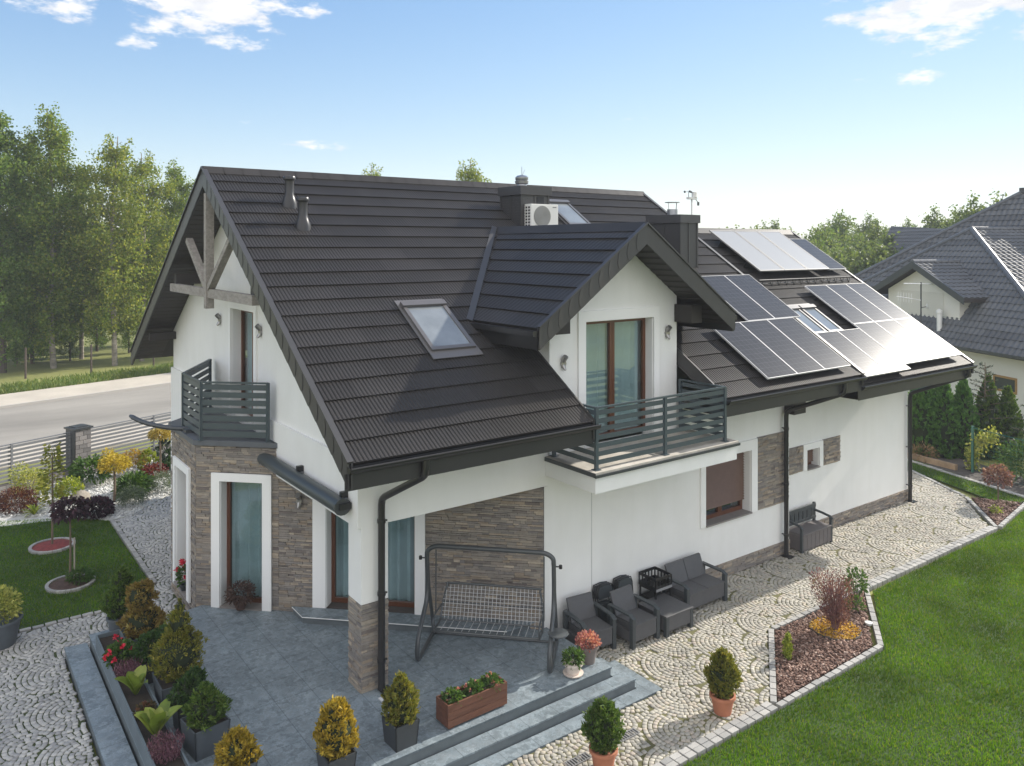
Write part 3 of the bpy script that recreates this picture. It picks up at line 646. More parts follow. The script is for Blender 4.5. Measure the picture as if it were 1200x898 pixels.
# ================================================================== GROUND
G0 = -.36
GRASSM = mat('meadow', (.20, .21, .055), .9, .35, .12, .3, 8, fine=.25)
gr = MB(); gr.add([(-440, -60, -.42), (560, -60, -.42), (560, 470, -.42), (-440, 470, -.42)], [(0, 1, 2, 3)]); struct(gr.build('ground', GRASSM))
MOSS = mat('mossy_joint', (.135, .13, .055), .95, .55, .9, .5, 60, fine=.3)
LAWNM = mat('lawn_soil', (.035, .07, .012), .95, .3, 1.5, .5, 30, fine=.3)
COB_R = [(3.85, -1.2), (4.46, -1.2), (4.46, -2.4), (-6, -2.4), (-6, -3.72), (5.55, -3.72), (7.68, -2.12), (17.35, -2.12), (19.5, -.5), (20.95, 1.9), (18.0, 1.9), (18.0, .3), (11.5, .3), (11.5, -.03), (3.85, -.03)]
COB_L = [(-9, -2.38), (-3.62, -2.38), (-3.62, 4.88), (-1.6, 4.72), (-1.3, 5.0), (-1.3, 6.86), (-.03, 8.2), (-.08, 12.05), (.7, 13.3), (.6, 14.2), (-.87, 12.6), (-1.42, 12.35), (-1.42, 7.3), (-2.6, 6.42), (-9, 6.42)]
LAWN_R = [(-6, -3.98), (8.8, -3.9), (11.06, -2.4), (17.5, -2.4), (20.6, -1.96), (21.2, -1.9), (22.0, -30), (-6, -30)]
LAWN_R2 = [(20.0, -.9), (21.15, 1.83), (21.4, 4.5), (22.8, 3.4), (20.9, -1.75), (19.6, -1.75)]
LAWN_L = [(-1.58, 7.42), (-1.58, 12.45), (-2.24, 13.25), (-4.0, 14.2), (-8, 15.6), (-8, 6.6), (-2.66, 6.6)]
struct(sheet('cobble_bedding', COB_R, -.338, MOSS)); struct(sheet('cobble_bedding', COB_L, -.340, mat('green_joint', (.045, .065, .018), .95, .4, 1.2, .5, 60, fine=.3)))
struct(sheet('lawn', LAWN_R, -.35, LAWNM)); struct(sheet('lawn', LAWN_R2, -.348, LAWNM)); struct(sheet('lawn', LAWN_L, -.35, LAWNM))
def cobbles(name, poly, m, size=.082, Wc=1.36, ztop=-.325, along='x', fill=(.86, .96)):
    """granite setts laid in segmental arcs"""
    P = np.array(poly); x0, y0 = P.min(0)-1; x1, y1 = P.max(0)+1; Rr = Wc/2; pts = []
    a0, a1, b0, b1 = (x0, x1, y0, y1) if along == 'x' else (y0, y1, x0, x1)      # a: direction the fans climb, b: across
    for jv in range(int((a1-a0)/Rr)+2):
        for ib in range(int((b1-b0)/Wc)+2):
            ca_, cb_ = a0+jv*Rr, b0+ib*Wc+(jv % 2)*Rr
            for k in range(int(Rr/size)+1):
                r = (k+.5)*size
                if r > Rr: continue
                nn = max(3, round(2*PI*r/size)); th = (np.arange(nn)+RNG.random()+RNG.uniform(-.12, .12, nn))*2*PI/nn
                qa, qb = ca_+r*np.cos(th), cb_+r*np.sin(th); keep = np.ones(nn, bool)
                for oa, ob in ((Rr, Rr), (Rr, -Rr), (2*Rr, 0), (2*Rr, Wc), (2*Rr, -Wc)): keep &= (qa-ca_-oa)**2+(qb-cb_-ob)**2 > (Rr+size*.04)**2
                pts.append(np.stack([qa, qb, th, np.full(nn, 2*PI*r/nn)], 1)[keep])
    A = np.concatenate(pts)
    if along != 'x': A = A[:, [1, 0, 2, 3]]; A[:, 2] = PI/2-A[:, 2]
    A = A[inpoly(A[:, :2], poly)]; n = len(A)
    hx = size*.5*RNG.uniform(*fill, n)*.95; hy = A[:, 3]*.5*RNG.uniform(*fill, n); rot = A[:, 2]+RNG.normal(0, .06, n)
    ca, sa = np.cos(rot), np.sin(rot); zt_ = ztop+RNG.uniform(-.006, .006, n); V = np.zeros((n, 12, 3)); cor = [(-1, -1), (1, -1), (1, 1), (-1, 1)]
    for lv, (sc, dz) in enumerate(((1.0, -.03), (1.0, -.005), (.88, 0.0))):
        for i, (a, b) in enumerate(cor):
            px, py = hx*a*sc*RNG.uniform(.9, 1.05, n), hy*b*sc*RNG.uniform(.9, 1.05, n)
            V[:, lv*4+i] = np.stack([A[:, 0]+px*ca-py*sa, A[:, 1]+px*sa+py*ca, zt_+dz], 1)
    q = [(lv*4+i, lv*4+(i+1) % 4, lv*4+4+(i+1) % 4, lv*4+4+i) for lv in (0, 1) for i in range(4)]+[(8, 9, 10, 11)]
    F = (np.array(q)[None]+(np.arange(n)*12)[:, None, None]).reshape(-1, 4)
    return struct(fast(name, V.reshape(-1, 3), F, m))
SETT = mat('granite_setts', (.4, .38, .35), .8, .22, .6, .3, 60, island=[(0, (.27, .255, .225)), (.3, (.39, .37, .32)), (.55, (.33, .315, .275)), (.75, (.45, .425, .36)), (.9, (.39, .34, .29)), (1, (.43, .395, .305))], fine=.2)
MOSSL = mat('green_joint', (.045, .065, .018), .95, .4, 1.2, .5, 60, fine=.3)
SETTL = mat('grey_setts', (.3, .3, .3), .8, .1, .8, .3, 60, island=[(0, (.28, .28, .28)), (.5, (.38, .38, .37)), (1, (.47, .46, .44))], fine=.2)
cobbles('cobble_path', COB_R, SETT); cobbles('cobble_path', COB_L, SETTL, size=.088, Wc=1.4, fill=(.82, .93))
# granite kerbs
KERBM = mat('granite_kerb', (.4, .4, .38), .8, .1, 4, .3, 60, island=[(0, (.25, .25, .245)), (.5, (.33, .325, .31)), (1, (.40, .39, .37))], fine=.15)
def kerb(pts, wd=.105, z0=-.42, z1=-.31, L=.20, name='granite_edging', rows=1):
    mb = MB()
    for i in range(len(pts)-1):
        a, b = Vector((*pts[i], 0)), Vector((*pts[i+1], 0)); d = (b-a); n = max(1, round(d.length/L)); dn = d.normalized(); s_ = Vector((-dn.y, dn.x, 0))
        for r in range(rows):
            for k in range(n):
                p = a+d*(k+.06)/n+s_*(wd*1.05*r); q = a+d*(k+.94)/n+s_*(wd*1.05*r); zz = z1+random.uniform(-.006, .006)
                mb.prism([Vector((v.x, v.y, z0)) for v in (p-s_*wd/2, q-s_*wd/2, q+s_*wd/2, p+s_*wd/2)], (0, 0, zz-z0))
    return struct(mb.build(name, KERBM, bevel=.008))
kerb([(-6, -3.90), (5.55, -3.83)], rows=2); kerb([(5.6, -3.84), (8.85, -3.80)]); kerb([(8.85, -3.80), (11.02, -2.27)]); kerb([(5.62, -3.74), (7.75, -2.17)]); kerb([(7.8, -2.17), (10.98, -2.2)]); kerb([(11.05, -2.25), (17.45, -2.27)], rows=2)
kerb([(17.5, -2.25), (19.55, -.58)]); kerb([(19.6, -.5), (21.05, 1.85)]); kerb([(17.6, -2.3), (20.6, -1.85)]); kerb([(22.9, 4.6), (22.2, 2.37), (20.95, -1.66), (19.6, -6)], wd=.16)
kerb([(-1.50, 12.4), (-1.50, 7.38), (-2.64, 6.5), (-9, 6.5)], L=.22)
# pebble and bark beds
PEB = mat('pale_gravel', (.52, .52, .50), .9, .3, 5, .8, 60, fine=.4)
BARKM = mat('bark_ground', (.07, .04, .03), .95, .4, 12, .8, 40)
GRAV = [(-2.24, 13.3), (-1.5, 12.48), (-.9, 12.66), (.6, 14.25), (3, 16), (4, 21), (-3.8, 16.85), (-9, 14.6), (-9, 15.9), (-4.0, 14.25)]
struct(sheet('gravel_bed', [(-2.24, 13.32), (-1.5, 12.5), (-.9, 12.68), (.6, 14.3), (4, 15), (5, 20.4), (-3.8, 16.75), (-9, 14.7)], -.346, PEB))
BED1 = [(5.74, -3.74), (8.72, -3.70), (10.85, -2.29), (7.75, -2.26)]
BED2 = [(17.7, -2.2), (20.3, -1.8), (19.62, -.7)]
struct(sheet('bark_bed', BED1, -.343, BARKM)); struct(sheet('bark_bed', BED2, -.343, BARKM))
struct(sheet('soil_strip', [(22.3, 2.4), (23.1, 4.7), (25.0, 4.4), (23.2, -1.0), (20.8, -7.5), (19.7, -6), (21.05, -1.66)], -.345, mat('dark_soil', (.075, .065, .06), .95, .3, 6, .5, 30)))
def chips(name, poly, n, m, ls=(.03, .08), z=-.343, flat=.35):
    P = np.array(poly); pts = RNG.uniform(P.min(0), P.max(0), (n*3, 2)); pts = pts[inpoly(pts, poly)][:n]; n = len(pts)
    L = RNG.uniform(*ls, n)[:, None]; D = RNG.normal(size=(n, 3)); D[:, 2] *= flat; D /= np.linalg.norm(D, axis=1, keepdims=True)
    S = np.cross(D, np.array([0, 0, 1.])+RNG.normal(0, .3, (n, 3))); S /= np.linalg.norm(S, axis=1, keepdims=True); T = np.cross(S, D)
    c = np.column_stack([pts, z+RNG.uniform(.004, .03, n)]); V = []
    for a, b, t in ((-1, -1, -1), (1, -1, -1), (1, 1, -1), (-1, 1, -1), (-1, -1, 1), (1, -1, 1), (1, 1, 1), (-1, 1, 1)): V.append(c+D*L*.5*a+S*L*.25*b+T*L*.12*t)
    V = np.stack(V, 1).reshape(-1, 3); q = np.array([(0, 3, 2, 1), (4, 5, 6, 7), (0, 1, 5, 4), (1, 2, 6, 5), (2, 3, 7, 6), (3, 0, 4, 7)])
    return fast(name, V, (q[None]+(np.arange(n)*8)[:, None, None]).reshape(-1, 4), m)
CHIP = mat('bark_chip', (.1, .06, .04), .9, 0, 1, island=[(0, (.05, .026, .02)), (.4, (.13, .07, .05)), (.7, (.20, .12, .09)), (.9, (.30, .20, .16)), (1, (.42, .33, .28))])
o = struct(chips('bark_mulch', BED1, 5200, CHIP), 'stuff'); tag(o, 'brown bark chips covering the kerbed bed beside the cobbles', 'mulch')
o = struct(chips('bark_mulch', BED2, 1200, CHIP), 'stuff'); tag(o, 'brown bark chips covering the far triangular bed', 'mulch')
STN = mat('white_pebble', (.6, .6, .58), .8, 0, 1, island=[(0, (.38, .38, .37)), (.5, (.56, .56, .54)), (1, (.72, .72, .70))])
o = struct(chips('white_gravel', [(-2.24, 13.36), (-1.5, 12.56), (-.9, 12.74), (.6, 14.3), (4, 15), (4, 19.8), (-3.8, 16.6), (-6, 15.9)], 7000, STN, (.03, .09), -.345, .6), 'stuff'); tag(o, 'pale gravel spread between the shrubs by the street fence', 'gravel')
def blades(name, poly, dens, m, hl=(.03, .065), clipv=None):
    P = np.array(poly, float); lo, hi = P.min(0), P.max(0)
    if clipv is not None: lo = np.maximum(lo, clipv[0]); hi = np.minimum(hi, clipv[1])
    n = int(dens*np.prod(hi-lo)); pts = RNG.uniform(lo, hi, (n, 2)); pts = pts[inpoly(pts, poly)]
    rel = pts-np.array(CAMP[:2]); dep = rel@np.array(FW); rr = rel@np.array(RT); pts = pts[(dep > 8) & (np.abs(rr) < dep*.88)]; n = len(pts)
    clump = .5+.5*np.sin(pts[:, 0]*3.1+np.sin(pts[:, 1]*2.3)*2)*np.sin(pts[:, 1]*2.7+1.3*np.sin(pts[:, 0]*1.9))
    L = RNG.uniform(*hl, n)*(.8+.4*clump); az_ = RNG.uniform(0, 2*PI, n); lean = RNG.uniform(.1, .8, n); D = np.stack([np.cos(az_)*lean, np.sin(az_)*lean, np.ones(n)], 1); D /= np.linalg.norm(D, axis=1, keepdims=True)
    b = np.column_stack([pts, np.full(n, -.352)]); wv = RNG.uniform(.010, .018, n)[:, None]; ph = RNG.uniform(0, 2*PI, n); Sv = np.stack([np.cos(ph), np.sin(ph), np.zeros(n)], 1)
    V = np.stack([b-Sv*wv/2, b+Sv*wv/2, b+D*L[:, None]], 1).reshape(-1, 3)
    return struct(fast(name, V, np.arange(3*n).reshape(n, 3), m), 'stuff')
GRASS = mat('grass_blade', (.05, .1, .015), .7, .6, .55, spec=.12, trans=.40, island=[(0, (.055, .13, .006)), (.5, (.088, .185, .010)), (.85, (.13, .225, .014)), (1, (.23, .23, .045))])
o = blades('grass', LAWN_R, 2600, GRASS, clipv=((-2, -9), (22, 0))); tag(o, 'mown green lawn to the right of the cobbled path', 'grass')
o = blades('grass', LAWN_R2, 1500, GRASS); tag(o, 'narrow strip of lawn behind the far end of the path', 'grass')
o = blades('grass', LAWN_L, 1700, GRASS, clipv=((-8, 6), (0, 16))); tag(o, 'mown lawn left of the house with two planting rings', 'grass')
# terrace and steps
SLATE = bpy.data.materials.new('slate_paving'); SLATE.use_nodes = True; t = NT(SLATE.node_tree); pb = t.n['Principled BSDF']
tcn = t.new('ShaderNodeTexCoord'); ob = tcn.outputs['Object']
n1 = t.noise(ob, 1.3, 8, .68); n2 = t.noise(ob, 9, 6, .7); mpv = t.new('ShaderNodeMapping'); mpv.inputs['Scale'].default_value = (2.2, 4, 3); mpv.inputs['Rotation'].default_value = (0, 0, .7); t.l.new(ob, mpv.inputs[0]); n3 = t.noise(mpv.outputs[0], 2.2, 7, .72)
vn = t.m('ABSOLUTE', t.m('SUBTRACT', t.noise(ob, 4.5, 8, .72), .5)); vn2 = t.m('ABSOLUTE', t.m('SUBTRACT', t.noise(ob, 1.9, 9, .7), .48))
c = t.ramp(n2, [(.3, (.135, .17, .19)), (.5, (.175, .21, .232)), (.7, (.23, .265, .285))]); c = t.mix(1, c, t.ramp(n1, [(.3, .8), (.7, 1.15)]), 'MULTIPLY')
c = t.mix(1, c, t.ramp(vn, [(.0, 1.42), (.035, 1.0)]), 'MULTIPLY'); c = t.mix(1, c, t.ramp(vn2, [(.0, .78), (.04, 1.0)]), 'MULTIPLY')
br = t.new('ShaderNodeTexBrick'); br.offset = .0; t.l.new(ob, br.inputs['Vector']); br.inputs['Scale'].default_value = 1; br.inputs['Brick Width'].default_value = .6; br.inputs['Row Height'].default_value = .6; br.inputs['Mortar Size'].default_value = .006
for k, vv in (('Color1', (1, 1, 1, 1)), ('Color2', (.94, .95, .96, 1)), ('Mortar', (.55, .58, .6, 1))): br.inputs[k].default_value = vv
c = t.mix(1, c, br.outputs['Color'], 'MULTIPLY'); t.l.new(c, pb.inputs['Base Color']); pb.inputs['Roughness'].default_value = .5
bp = t.new('ShaderNodeBump'); bp.inputs['Strength'].default_value = .25; bp.inputs['Distance'].default_value = .01; t.l.new(n2, bp.inputs['Height']); t.l.new(bp.outputs[0], pb.inputs['Normal'])
RISER = mat('slate_riser', (.12, .14, .15), .55, .2, 4, .2, 40)
PATIO = [(-6, -1.8), (3.81, -1.8), (3.81, .0), (3.72, .02), (3.72, -.1), (-1.3, 4.86), (-1.6, 4.72), (-3.2, 4.80), (-3.2, -1.8)]
PAT = [(-3.2, -1.8), (3.81, -1.8), (3.81, -.02), (3.68, -.02), (3.68, .3), (1.3, 3.3), (-.9, 4.88), (-1.6, 4.72), (-3.2, 4.80)]
def terr(name, poly, z, th, m):
    return struct(MB().prism([(a, b, z) for a, b in poly], (0, 0, -th)).build(name, m))
terr('terrace', PAT, 0, .025, SLATE); terr('terrace_base', [(a+(.012 if a < 0 else -.012), b+(.015 if b < 0 else -.012)) for a, b in PAT], -.026, .4, RISER)
terr('terrace_step', [(-3.6, -2.1), (4.09, -2.1), (4.09, -1.2), (3.825, -1.2), (3.825, -1.815), (-3.2, -1.815), (-3.2, -1.79), (-3.23, -1.79), (-3.23, 4.83), (-3.6, 4.88)], -.16, .025, SLATE)
terr('terrace_step_base', [(-3.58, -2.085), (4.078, -2.085), (4.078, -1.21), (3.83, -1.21), (3.83, -1.83), (-3.25, -1.83), (-3.25, 4.82), (-3.58, 4.86)], -.187, .25, RISER)
terr('terrace_apron', [(-3.6, -2.38), (4.44, -2.38), (4.44, -1.21), (4.10, -1.21), (4.10, -2.11), (-3.6, -2.11)], -.318, .1, SLATE)
ds = MB(); ds.prism([(.16, 3.36, .118), (.16, 2.86, .118), (2.95, .10, .118), (3.6, .10, .118), (3.62, .02, .118)], (0, 0, -.115)); P_(ds, 'door_step', RISER)
ds = MB(); ds.prism([(.14, 3.39, .14), (.14, 2.84, .14), (2.94, .06, .14), (3.62, .05, .14), (3.64, .02, .14)], (0, 0, -.02)); P_(ds, 'door_step_tread', SLATE)
ds = MB(); ds.tube([(.14, 3.36, .13), (.135, 2.835, .13), (2.94, .055, .13)], .009, 5); P_(ds, 'door_step_trim', STEELW)
# street: road, shoulder, verge
ROADM = mat('asphalt', (.25, .235, .21), .9, .3, .3, .2, 30, stretch=(.3, 1, 1), fine=.1); SHLD = mat('pale_shoulder', (.44, .40, .34), .95, .15, .5, .2, 20, fine=.15)
RD = Vector((.965, .262, 0)); RN = Vector((-.262, .965, 0)); RO = Vector((-2.8, 32.4, 0))
def band(name, o0, o1, z, m): 
    a = [RO-RD*160+RN*o0, RO+RD*260+RN*o0, RO+RD*260+RN*o1, RO-RD*160+RN*o1]; return struct(MB().prism([(p.x, p.y, z) for p in a], (0, 0, -.1)).build(name, m))
band('road', -8.2, 0, -.37, ROADM); band('roadside_shoulder', .13, 3.5, -.30, SHLD); band('road_kerb', .0, .13, -.27, mat('kerb_concrete', (.4, .38, .35), .9)); band('roadside_path', -11.2, -8.2, -.36, SHLD)
VB = [RO-RD*20+RN*3.5, RO+RD*40+RN*3.5, RO+RD*40+RN*6.6, RO-RD*20+RN*6.6]
def vblades(n, m):
    u = RNG.uniform(-18, 30, n); v_ = RNG.uniform(3.5, 6.4, n); p = np.array(RO)[None]+u[:, None]*np.array(RD)+v_[:, None]*np.array(RN); p[:, 2] = -.42
    D = RNG.normal(0, .35, (n, 3)); D[:, 2] = 1; return fast('roadside_grass', *leaf_arrays(p, D, RNG.uniform(.2, .5, n), .05, .1), m)
o = struct(vblades(16000, mat('verge_grass', (.1, .16, .03), .7, .3, .4, trans=.3, island=[(0, (.07, .13, .02)), (.6, (.13, .19, .035)), (1, (.22, .24, .07))])), 'stuff'); tag(o, 'rough grass verge along the far side of the road', 'grass')
# ================================================================== THINGS ON THE HOUSE
TILT = math.atan(SL)
def pvmat(name, cell, line, rough, cw=.158, grid=True):
    m = bpy.data.materials.new(name); m.use_nodes = True; t = NT(m.node_tree); p = t.n['Principled BSDF']
    tcn = t.new('ShaderNodeTexCoord'); br = t.new('ShaderNodeTexBrick'); br.offset = 0; t.l.new(tcn.outputs['Object'], br.inputs['Vector']); br.inputs['Scale'].default_value = 1
    br.inputs['Brick Width'].default_value = cw; br.inputs['Row Height'].default_value = cw; br.inputs['Mortar Size'].default_value = .0035
    br.inputs['Color1'].default_value = cell+(1,); br.inputs['Color2'].default_value = tuple(x*1.12 for x in cell)+(1,); br.inputs['Mortar'].default_value = line+(1,)
    t.l.new(br.outputs['Color'], p.inputs['Base Color']); p.inputs['Roughness'].default_value = rough; p.inputs['Specular IOR Level'].default_value = .2; return m
PVM = pvmat('solar_cells', (.040, .037, .035), (.095, .093, .092), .19); COLM = pvmat('collector_glass', (.30, .305, .31), (.31, .315, .32), .28, 5)
ALU = mat('aluminium_frame', (.5, .5, .51), .5)
def panel(name, label, cat, grp, x, y, zf, wd, ln, rise, m=PVM, fr=.012, frm=ALU):
    o = thing(name, label, cat, (x, y-ST*rise, zf(y)+CT*rise), 0, grp); o.rotation_euler = (TILT, 0, 0)
    f = MB(); h = .04
    f.box((0, 0, 0), (wd, fr, h)); f.box((0, ln-fr, 0), (wd, ln, h)); f.box((0, fr, 0), (fr, ln-fr, h)); f.box((wd-fr, fr, 0), (wd, ln-fr, h)); f.build('frame', frm, o)
    c = MB(); c.box((fr, fr, .012), (wd-fr, ln-fr, h-.006)); c.build('cell_sheet', m, o)
    r = MB()
    for s in (.25, .75): r.box((.02, ln*s-.02, -rise+.045), (wd-.02, ln*s+.02, -.004))
    r.build('mounting_rail', BLACKM, o); return o
G1 = 'solar panels on the main roof beside the dormer'; G2 = 'solar panels on the garage roof'
for i, w_ in enumerate(('leftmost of the lower row, under the dormer eave', 'middle of the lower row', 'right end of the lower row')):
    panel('photovoltaic_module', 'dark solar panel on main roof, '+w_, 'solar panel', G1, 8.98+i*1.075, -1.12, ZR, 1.068, 1.90, .15)
for i, w_ in enumerate(('upper row, half hidden by the dormer', 'upper row, right one below the chimney')):
    panel('photovoltaic_module', 'dark solar panel on the main roof, '+w_, 'solar panel', G1, 10.42+i*1.075, .49, ZR, 1.068, 1.90, .15)
for i, w_ in enumerate(('first in the lower row by the roof step', 'second in the lower row below the roof windows')):
    panel('photovoltaic_module', 'grey solar panel on garage roof, '+w_, 'solar panel', G2, 12.76+i*1.06, -1.18, ZG, 1.053, 1.70, .18)
for i, w_ in enumerate(('third in the lower row, pale with sun glare', 'fourth in the lower row, bright with glare', 'rightmost in the lower row, whitest with glare')):
    panel('photovoltaic_module', 'solar panel on garage roof, '+w_, 'solar panel', G2, 14.90+i*1.06, -1.02, ZG, 1.053, 1.70, .18)
for i, w_ in enumerate(('beside the pair of roof windows', 'between its two neighbours', 'at the right end by the verge')):
    panel('photovoltaic_module', 'solar panel in garage roof middle row, '+w_, 'solar panel', G2, 14.90+i*1.06, .42, ZG, 1.053, 1.80, .18)
for i, w_ in enumerate(('left of three nearest the chimney', 'middle one of three', 'right of three beside the dark panel')):
    panel('solar_collector', 'pale flat thermal collector under the garage ridge, '+w_, 'solar collector', 'thermal collectors on the garage roof', 13.58+i*1.17, 2.52, ZG, 1.15, 2.2, .26, COLM, .045, MATS['grey_metal'] if 0 else mat('bronze_frame', (.2, .195, .19), .5))
panel('photovoltaic_module', 'single dark solar panel high on the garage roof, right of the pale collectors', 'solar panel', G2, 17.16, 2.6, ZG, 1.04, 1.78, .18)
# air conditioner on the dormer ridge side of the chimney
AC = thing('air_conditioner', 'white outdoor air conditioning unit with a round fan in front of the chimney', 'air conditioner', (6.46, 3.86, 7.60))
PLW = mat('white_plastic', (.72, .71, .68), .45, .04)
b = MB(); b.box((0, 0, .05), (.86, .32, .66)); b.build('casing', PLW, AC, bevel=.012)
g = MB(); g.lathe([(.265, 0), (.265, .012)], (0, 0, 0), 32)
for k in range(6): g.tube([(.045*(k+.6)*math.cos(q*PI/12), .045*(k+.6)*math.sin(q*PI/12), .018) for q in range(24)], .004, 4, closed=True)
o = g.build('fan_grille', mat('fan_grey', (.27, .27, .26), .5), AC); o.location = (.34, -.002, .355); o.rotation_euler = (R(90), 0, 0)
g = MB()
for i in range(7):
    for k in range(2): g.box((-.004, .06+k*.11, .10+i*.075), (.002, .13+k*.11, .15+i*.075))
g.build('side_grille', BLACKM, AC)
g = MB(); g.box((.05, .03, 0), (.12, .30, .05)); g.box((.74, .03, 0), (.81, .30, .05)); g.box((.02, .1, -.12), (.84, .2, -.0)); g.build('foot', BLACKM, AC)
g = MB(); g.box((.68, -.003, .575), (.80, .001, .60)); g.build('badge', mat('badge_grey', (.2, .2, .21), .5), AC)
g = MB(); g.box((.86, .1, .15), (.93, .28, .33)); g.build('valve_cover', DGREY, AC)
# weather station on the second chimney
WS = thing('weather_station', 'small white weather station with wind cups on a mast on the right chimney', 'weather station', (11.0, 2.66, 8.05))
g = MB(); g.tube([(0, 0, 0), (0, 0, .42)], .022, 8); g.build('mast', STEELW, WS)
g = MB(); g.box((-.16, -.05, .42), (.16, .05, .48)); g.lathe([(.07, 0), (.075, .14), (.05, .15)], (.10, 0, .48), 12); g.build('sensor_body', PLW, WS)
g = MB()
for a in range(3): x, y = .1*math.cos(a*2.1), .1*math.sin(a*2.1); g.tube([(-.13, 0, .62), (-.13+x, y, .62)], .006, 5); g.lathe([(.01, -.03), (.035, 0), (.02, .03)], (-.13+x, y, .62), 8)
g.tube([(-.13, 0, .48), (-.13, 0, .62)], .008, 5); g.build('wind_cups', DGREY, WS)
g = MB(); g.tube([(.12, 0, .46), (.26, .0, .34)], .01, 5); g.box((.22, -.005, .26), (.30, .005, .36)); g.build('wind_vane', DGREY, WS)
# awning cassette on the gable
AW = thing('awning', 'long dark grey rolled awning cassette fixed to the gable above the porch', 'awning', (-.06, 2.2, 2.98))
g = MB(); q = []
for k in range(14): a = 2*PI*k/14; q.append((-.15+.14*math.cos(a), -1.92, .125*math.sin(a)))
g.prism(q, (0, 3.95, 0)); g.build('cassette', mat('awning_grey', (.045, .055, .06), .4, .08, 3), AW, smooth=True)
for y in (-1.93, 2.04): g = MB(); g.prism([(-.15+.15*math.cos(2*PI*k/14), y, .138*math.sin(2*PI*k/14)) for k in range(14)], (0, -.03 if y < 0 else .03, 0)); g.build('end_cap', DGREY, AW)
g = MB()
for y in (-1.8, .1, 1.8): g.box((-.12, y-.04, .10), (-.002, y+.04, .20))
g.box((-.22, -2.0, -.04), (-.02, -1.95, .06)); g.build('wall_bracket', BLACKM, AW)

# ================================================================== TERRACE FURNITURE
def rattan_seat(name, label, loc, rz, wd, seats, grp=None):
    t = thing(name, label, 'garden chair' if seats == 1 else 'garden sofa', loc, rz, grp); dp = .68; lg = .10; aw = .085
    x0, x1 = -wd/2, wd/2
    for (a, b) in ((x0, -dp/2), (x1-aw, -dp/2), (x0, dp/2-.09), (x1-aw, dp/2-.09)):
        g = MB(); g.prism([(a, b, 0), (a+aw, b, 0), (a+aw, b+.09, 0), (a, b+.09, 0)], (0, 0, .56 if b < 0 else .60)); g.build('leg', PLASTICD, t, bevel=.008)
    g = MB(); g.box((x0+aw, -dp/2+.02, .11), (x1-aw, dp/2-.04, .40)); g.box((x0+.01, -dp/2+.09, .12), (x0+aw, dp/2-.09, .30)); g.box((x1-aw, -dp/2+.09, .12), (x1-.01, dp/2-.09, .30)); g.build('base', PLASTIC, t, bevel=.01)
    for k in range(seats):
        a = x0+aw+(wd-2*aw)*k/seats; b = x0+aw+(wd-2*aw)*(k+1)/seats
        g = MB(); g.box((a+.006, -dp/2, .40), (b-.006, dp/2-.12, .435)); g.build('seat', PLASTIC, t, bevel=.008)
        g = MB(); g.prism([(a+.006, dp/2-.17, .43), (b-.006, dp/2-.17, .43), (b-.006, dp/2-.02, .82), (a+.006, dp/2-.02, .82)], (0, .05, .01)); g.build('backrest', PLASTIC, t, bevel=.012)
    for (a, b) in ((x0-.005, x0+aw+.005), (x1-aw-.005, x1+.005)):
        g = MB(); g.prism([(a, -dp/2-.01, .535), (b, -dp/2-.01, .535), (b, -dp/2+.1, .585), (a, -dp/2+.1, .585)], (0, 0, .03)); g.prism([(a, -dp/2+.1, .585), (b, -dp/2+.1, .585), (b, dp/2-.02, .60), (a, dp/2-.02, .60)], (0, 0, .035)); g.build('armrest', PLASTICD, t, bevel=.01)
    return t
zc = -.325
rattan_seat('armchair', 'dark woven plastic armchair nearest the swing, at the end of the terrace', (4.42, -.55, zc), R(-6), .76, 1, 'woven plastic armchairs by the wall')
rattan_seat('armchair', 'dark woven plastic armchair beside the low table, pulled forward from the wall', (5.33, -.80, zc), R(2), .76, 1, 'woven plastic armchairs by the wall')
rattan_seat('loveseat', 'dark woven plastic two-seat sofa against the white wall', (7.43, -.52, zc), R(1), 1.30, 2)
T = thing('low_table', 'square dark woven plastic low table between armchair and sofa', 'garden table', (6.2, -.82, zc))
g = MB(); g.box((-.375, -.375, .10), (.375, .375, .37)); g.build('skirt', PLASTIC, T, bevel=.01)
g = MB(); g.box((-.39, -.39, .37), (.39, .39, .40)); g.build('tabletop', PLASTIC, T, bevel=.01)
for a in (-1, 1):
    for b in (-1, 1): g = MB(); g.box((a*.385, b*.385, 0), (a*.30, b*.30, .37)); g.build('leg', PLASTICD, T, bevel=.006)
def folded(label, x, y, n):
    for i in range(n):
        t = thing('folding_chair', label+(' stack, '+('outermost' if i == n-1 else 'nearest the wall' if i == 0 else 'middle one')+' of three'), 'folding chair', (x+i*.01, y-i*.055, zc), R(-2), 'black folding chairs leaning on the wall'); tl = .10
        f = lambda u, z, o=0: (u, -.10+tl*z-o, z)
        for s in (-1, 1):
            g = MB(); g.tube([f(s*.21, 0), f(s*.20, .45), f(s*.20, .72), f(s*.17, .82), f(0, .84)], .012, 6); g.build('leg', BLACKM, t)
        g = MB(); q = [f(-.18, .58), f(-.19, .70), f(-.15, .80), f(0, .825), f(.15, .80), f(.19, .70), f(.18, .58)]; g.prism(q, (0, -.018, 0)); g.build('backrest', PLASTICD, t, bevel=.006)
        g = MB(); q = [f(-.18, .12, .02), f(-.18, .46, .02), f(-.12, .5, .02), f(.12, .5, .02), f(.18, .46, .02), f(.18, .12, .02)]; g.prism(q, (0, -.02, 0)); g.build('seat', PLASTICD, t, bevel=.006)
folded('black folded chair in the left', 5.16, -.03, 3); folded('black folded chair in the right', 5.70, -.03, 3)
FB = thing('fire_basket', 'open square black metal fire basket on a stand with legs by the sofa', 'fire basket', (6.44, -.32, zc))
g = MB(); s = .23
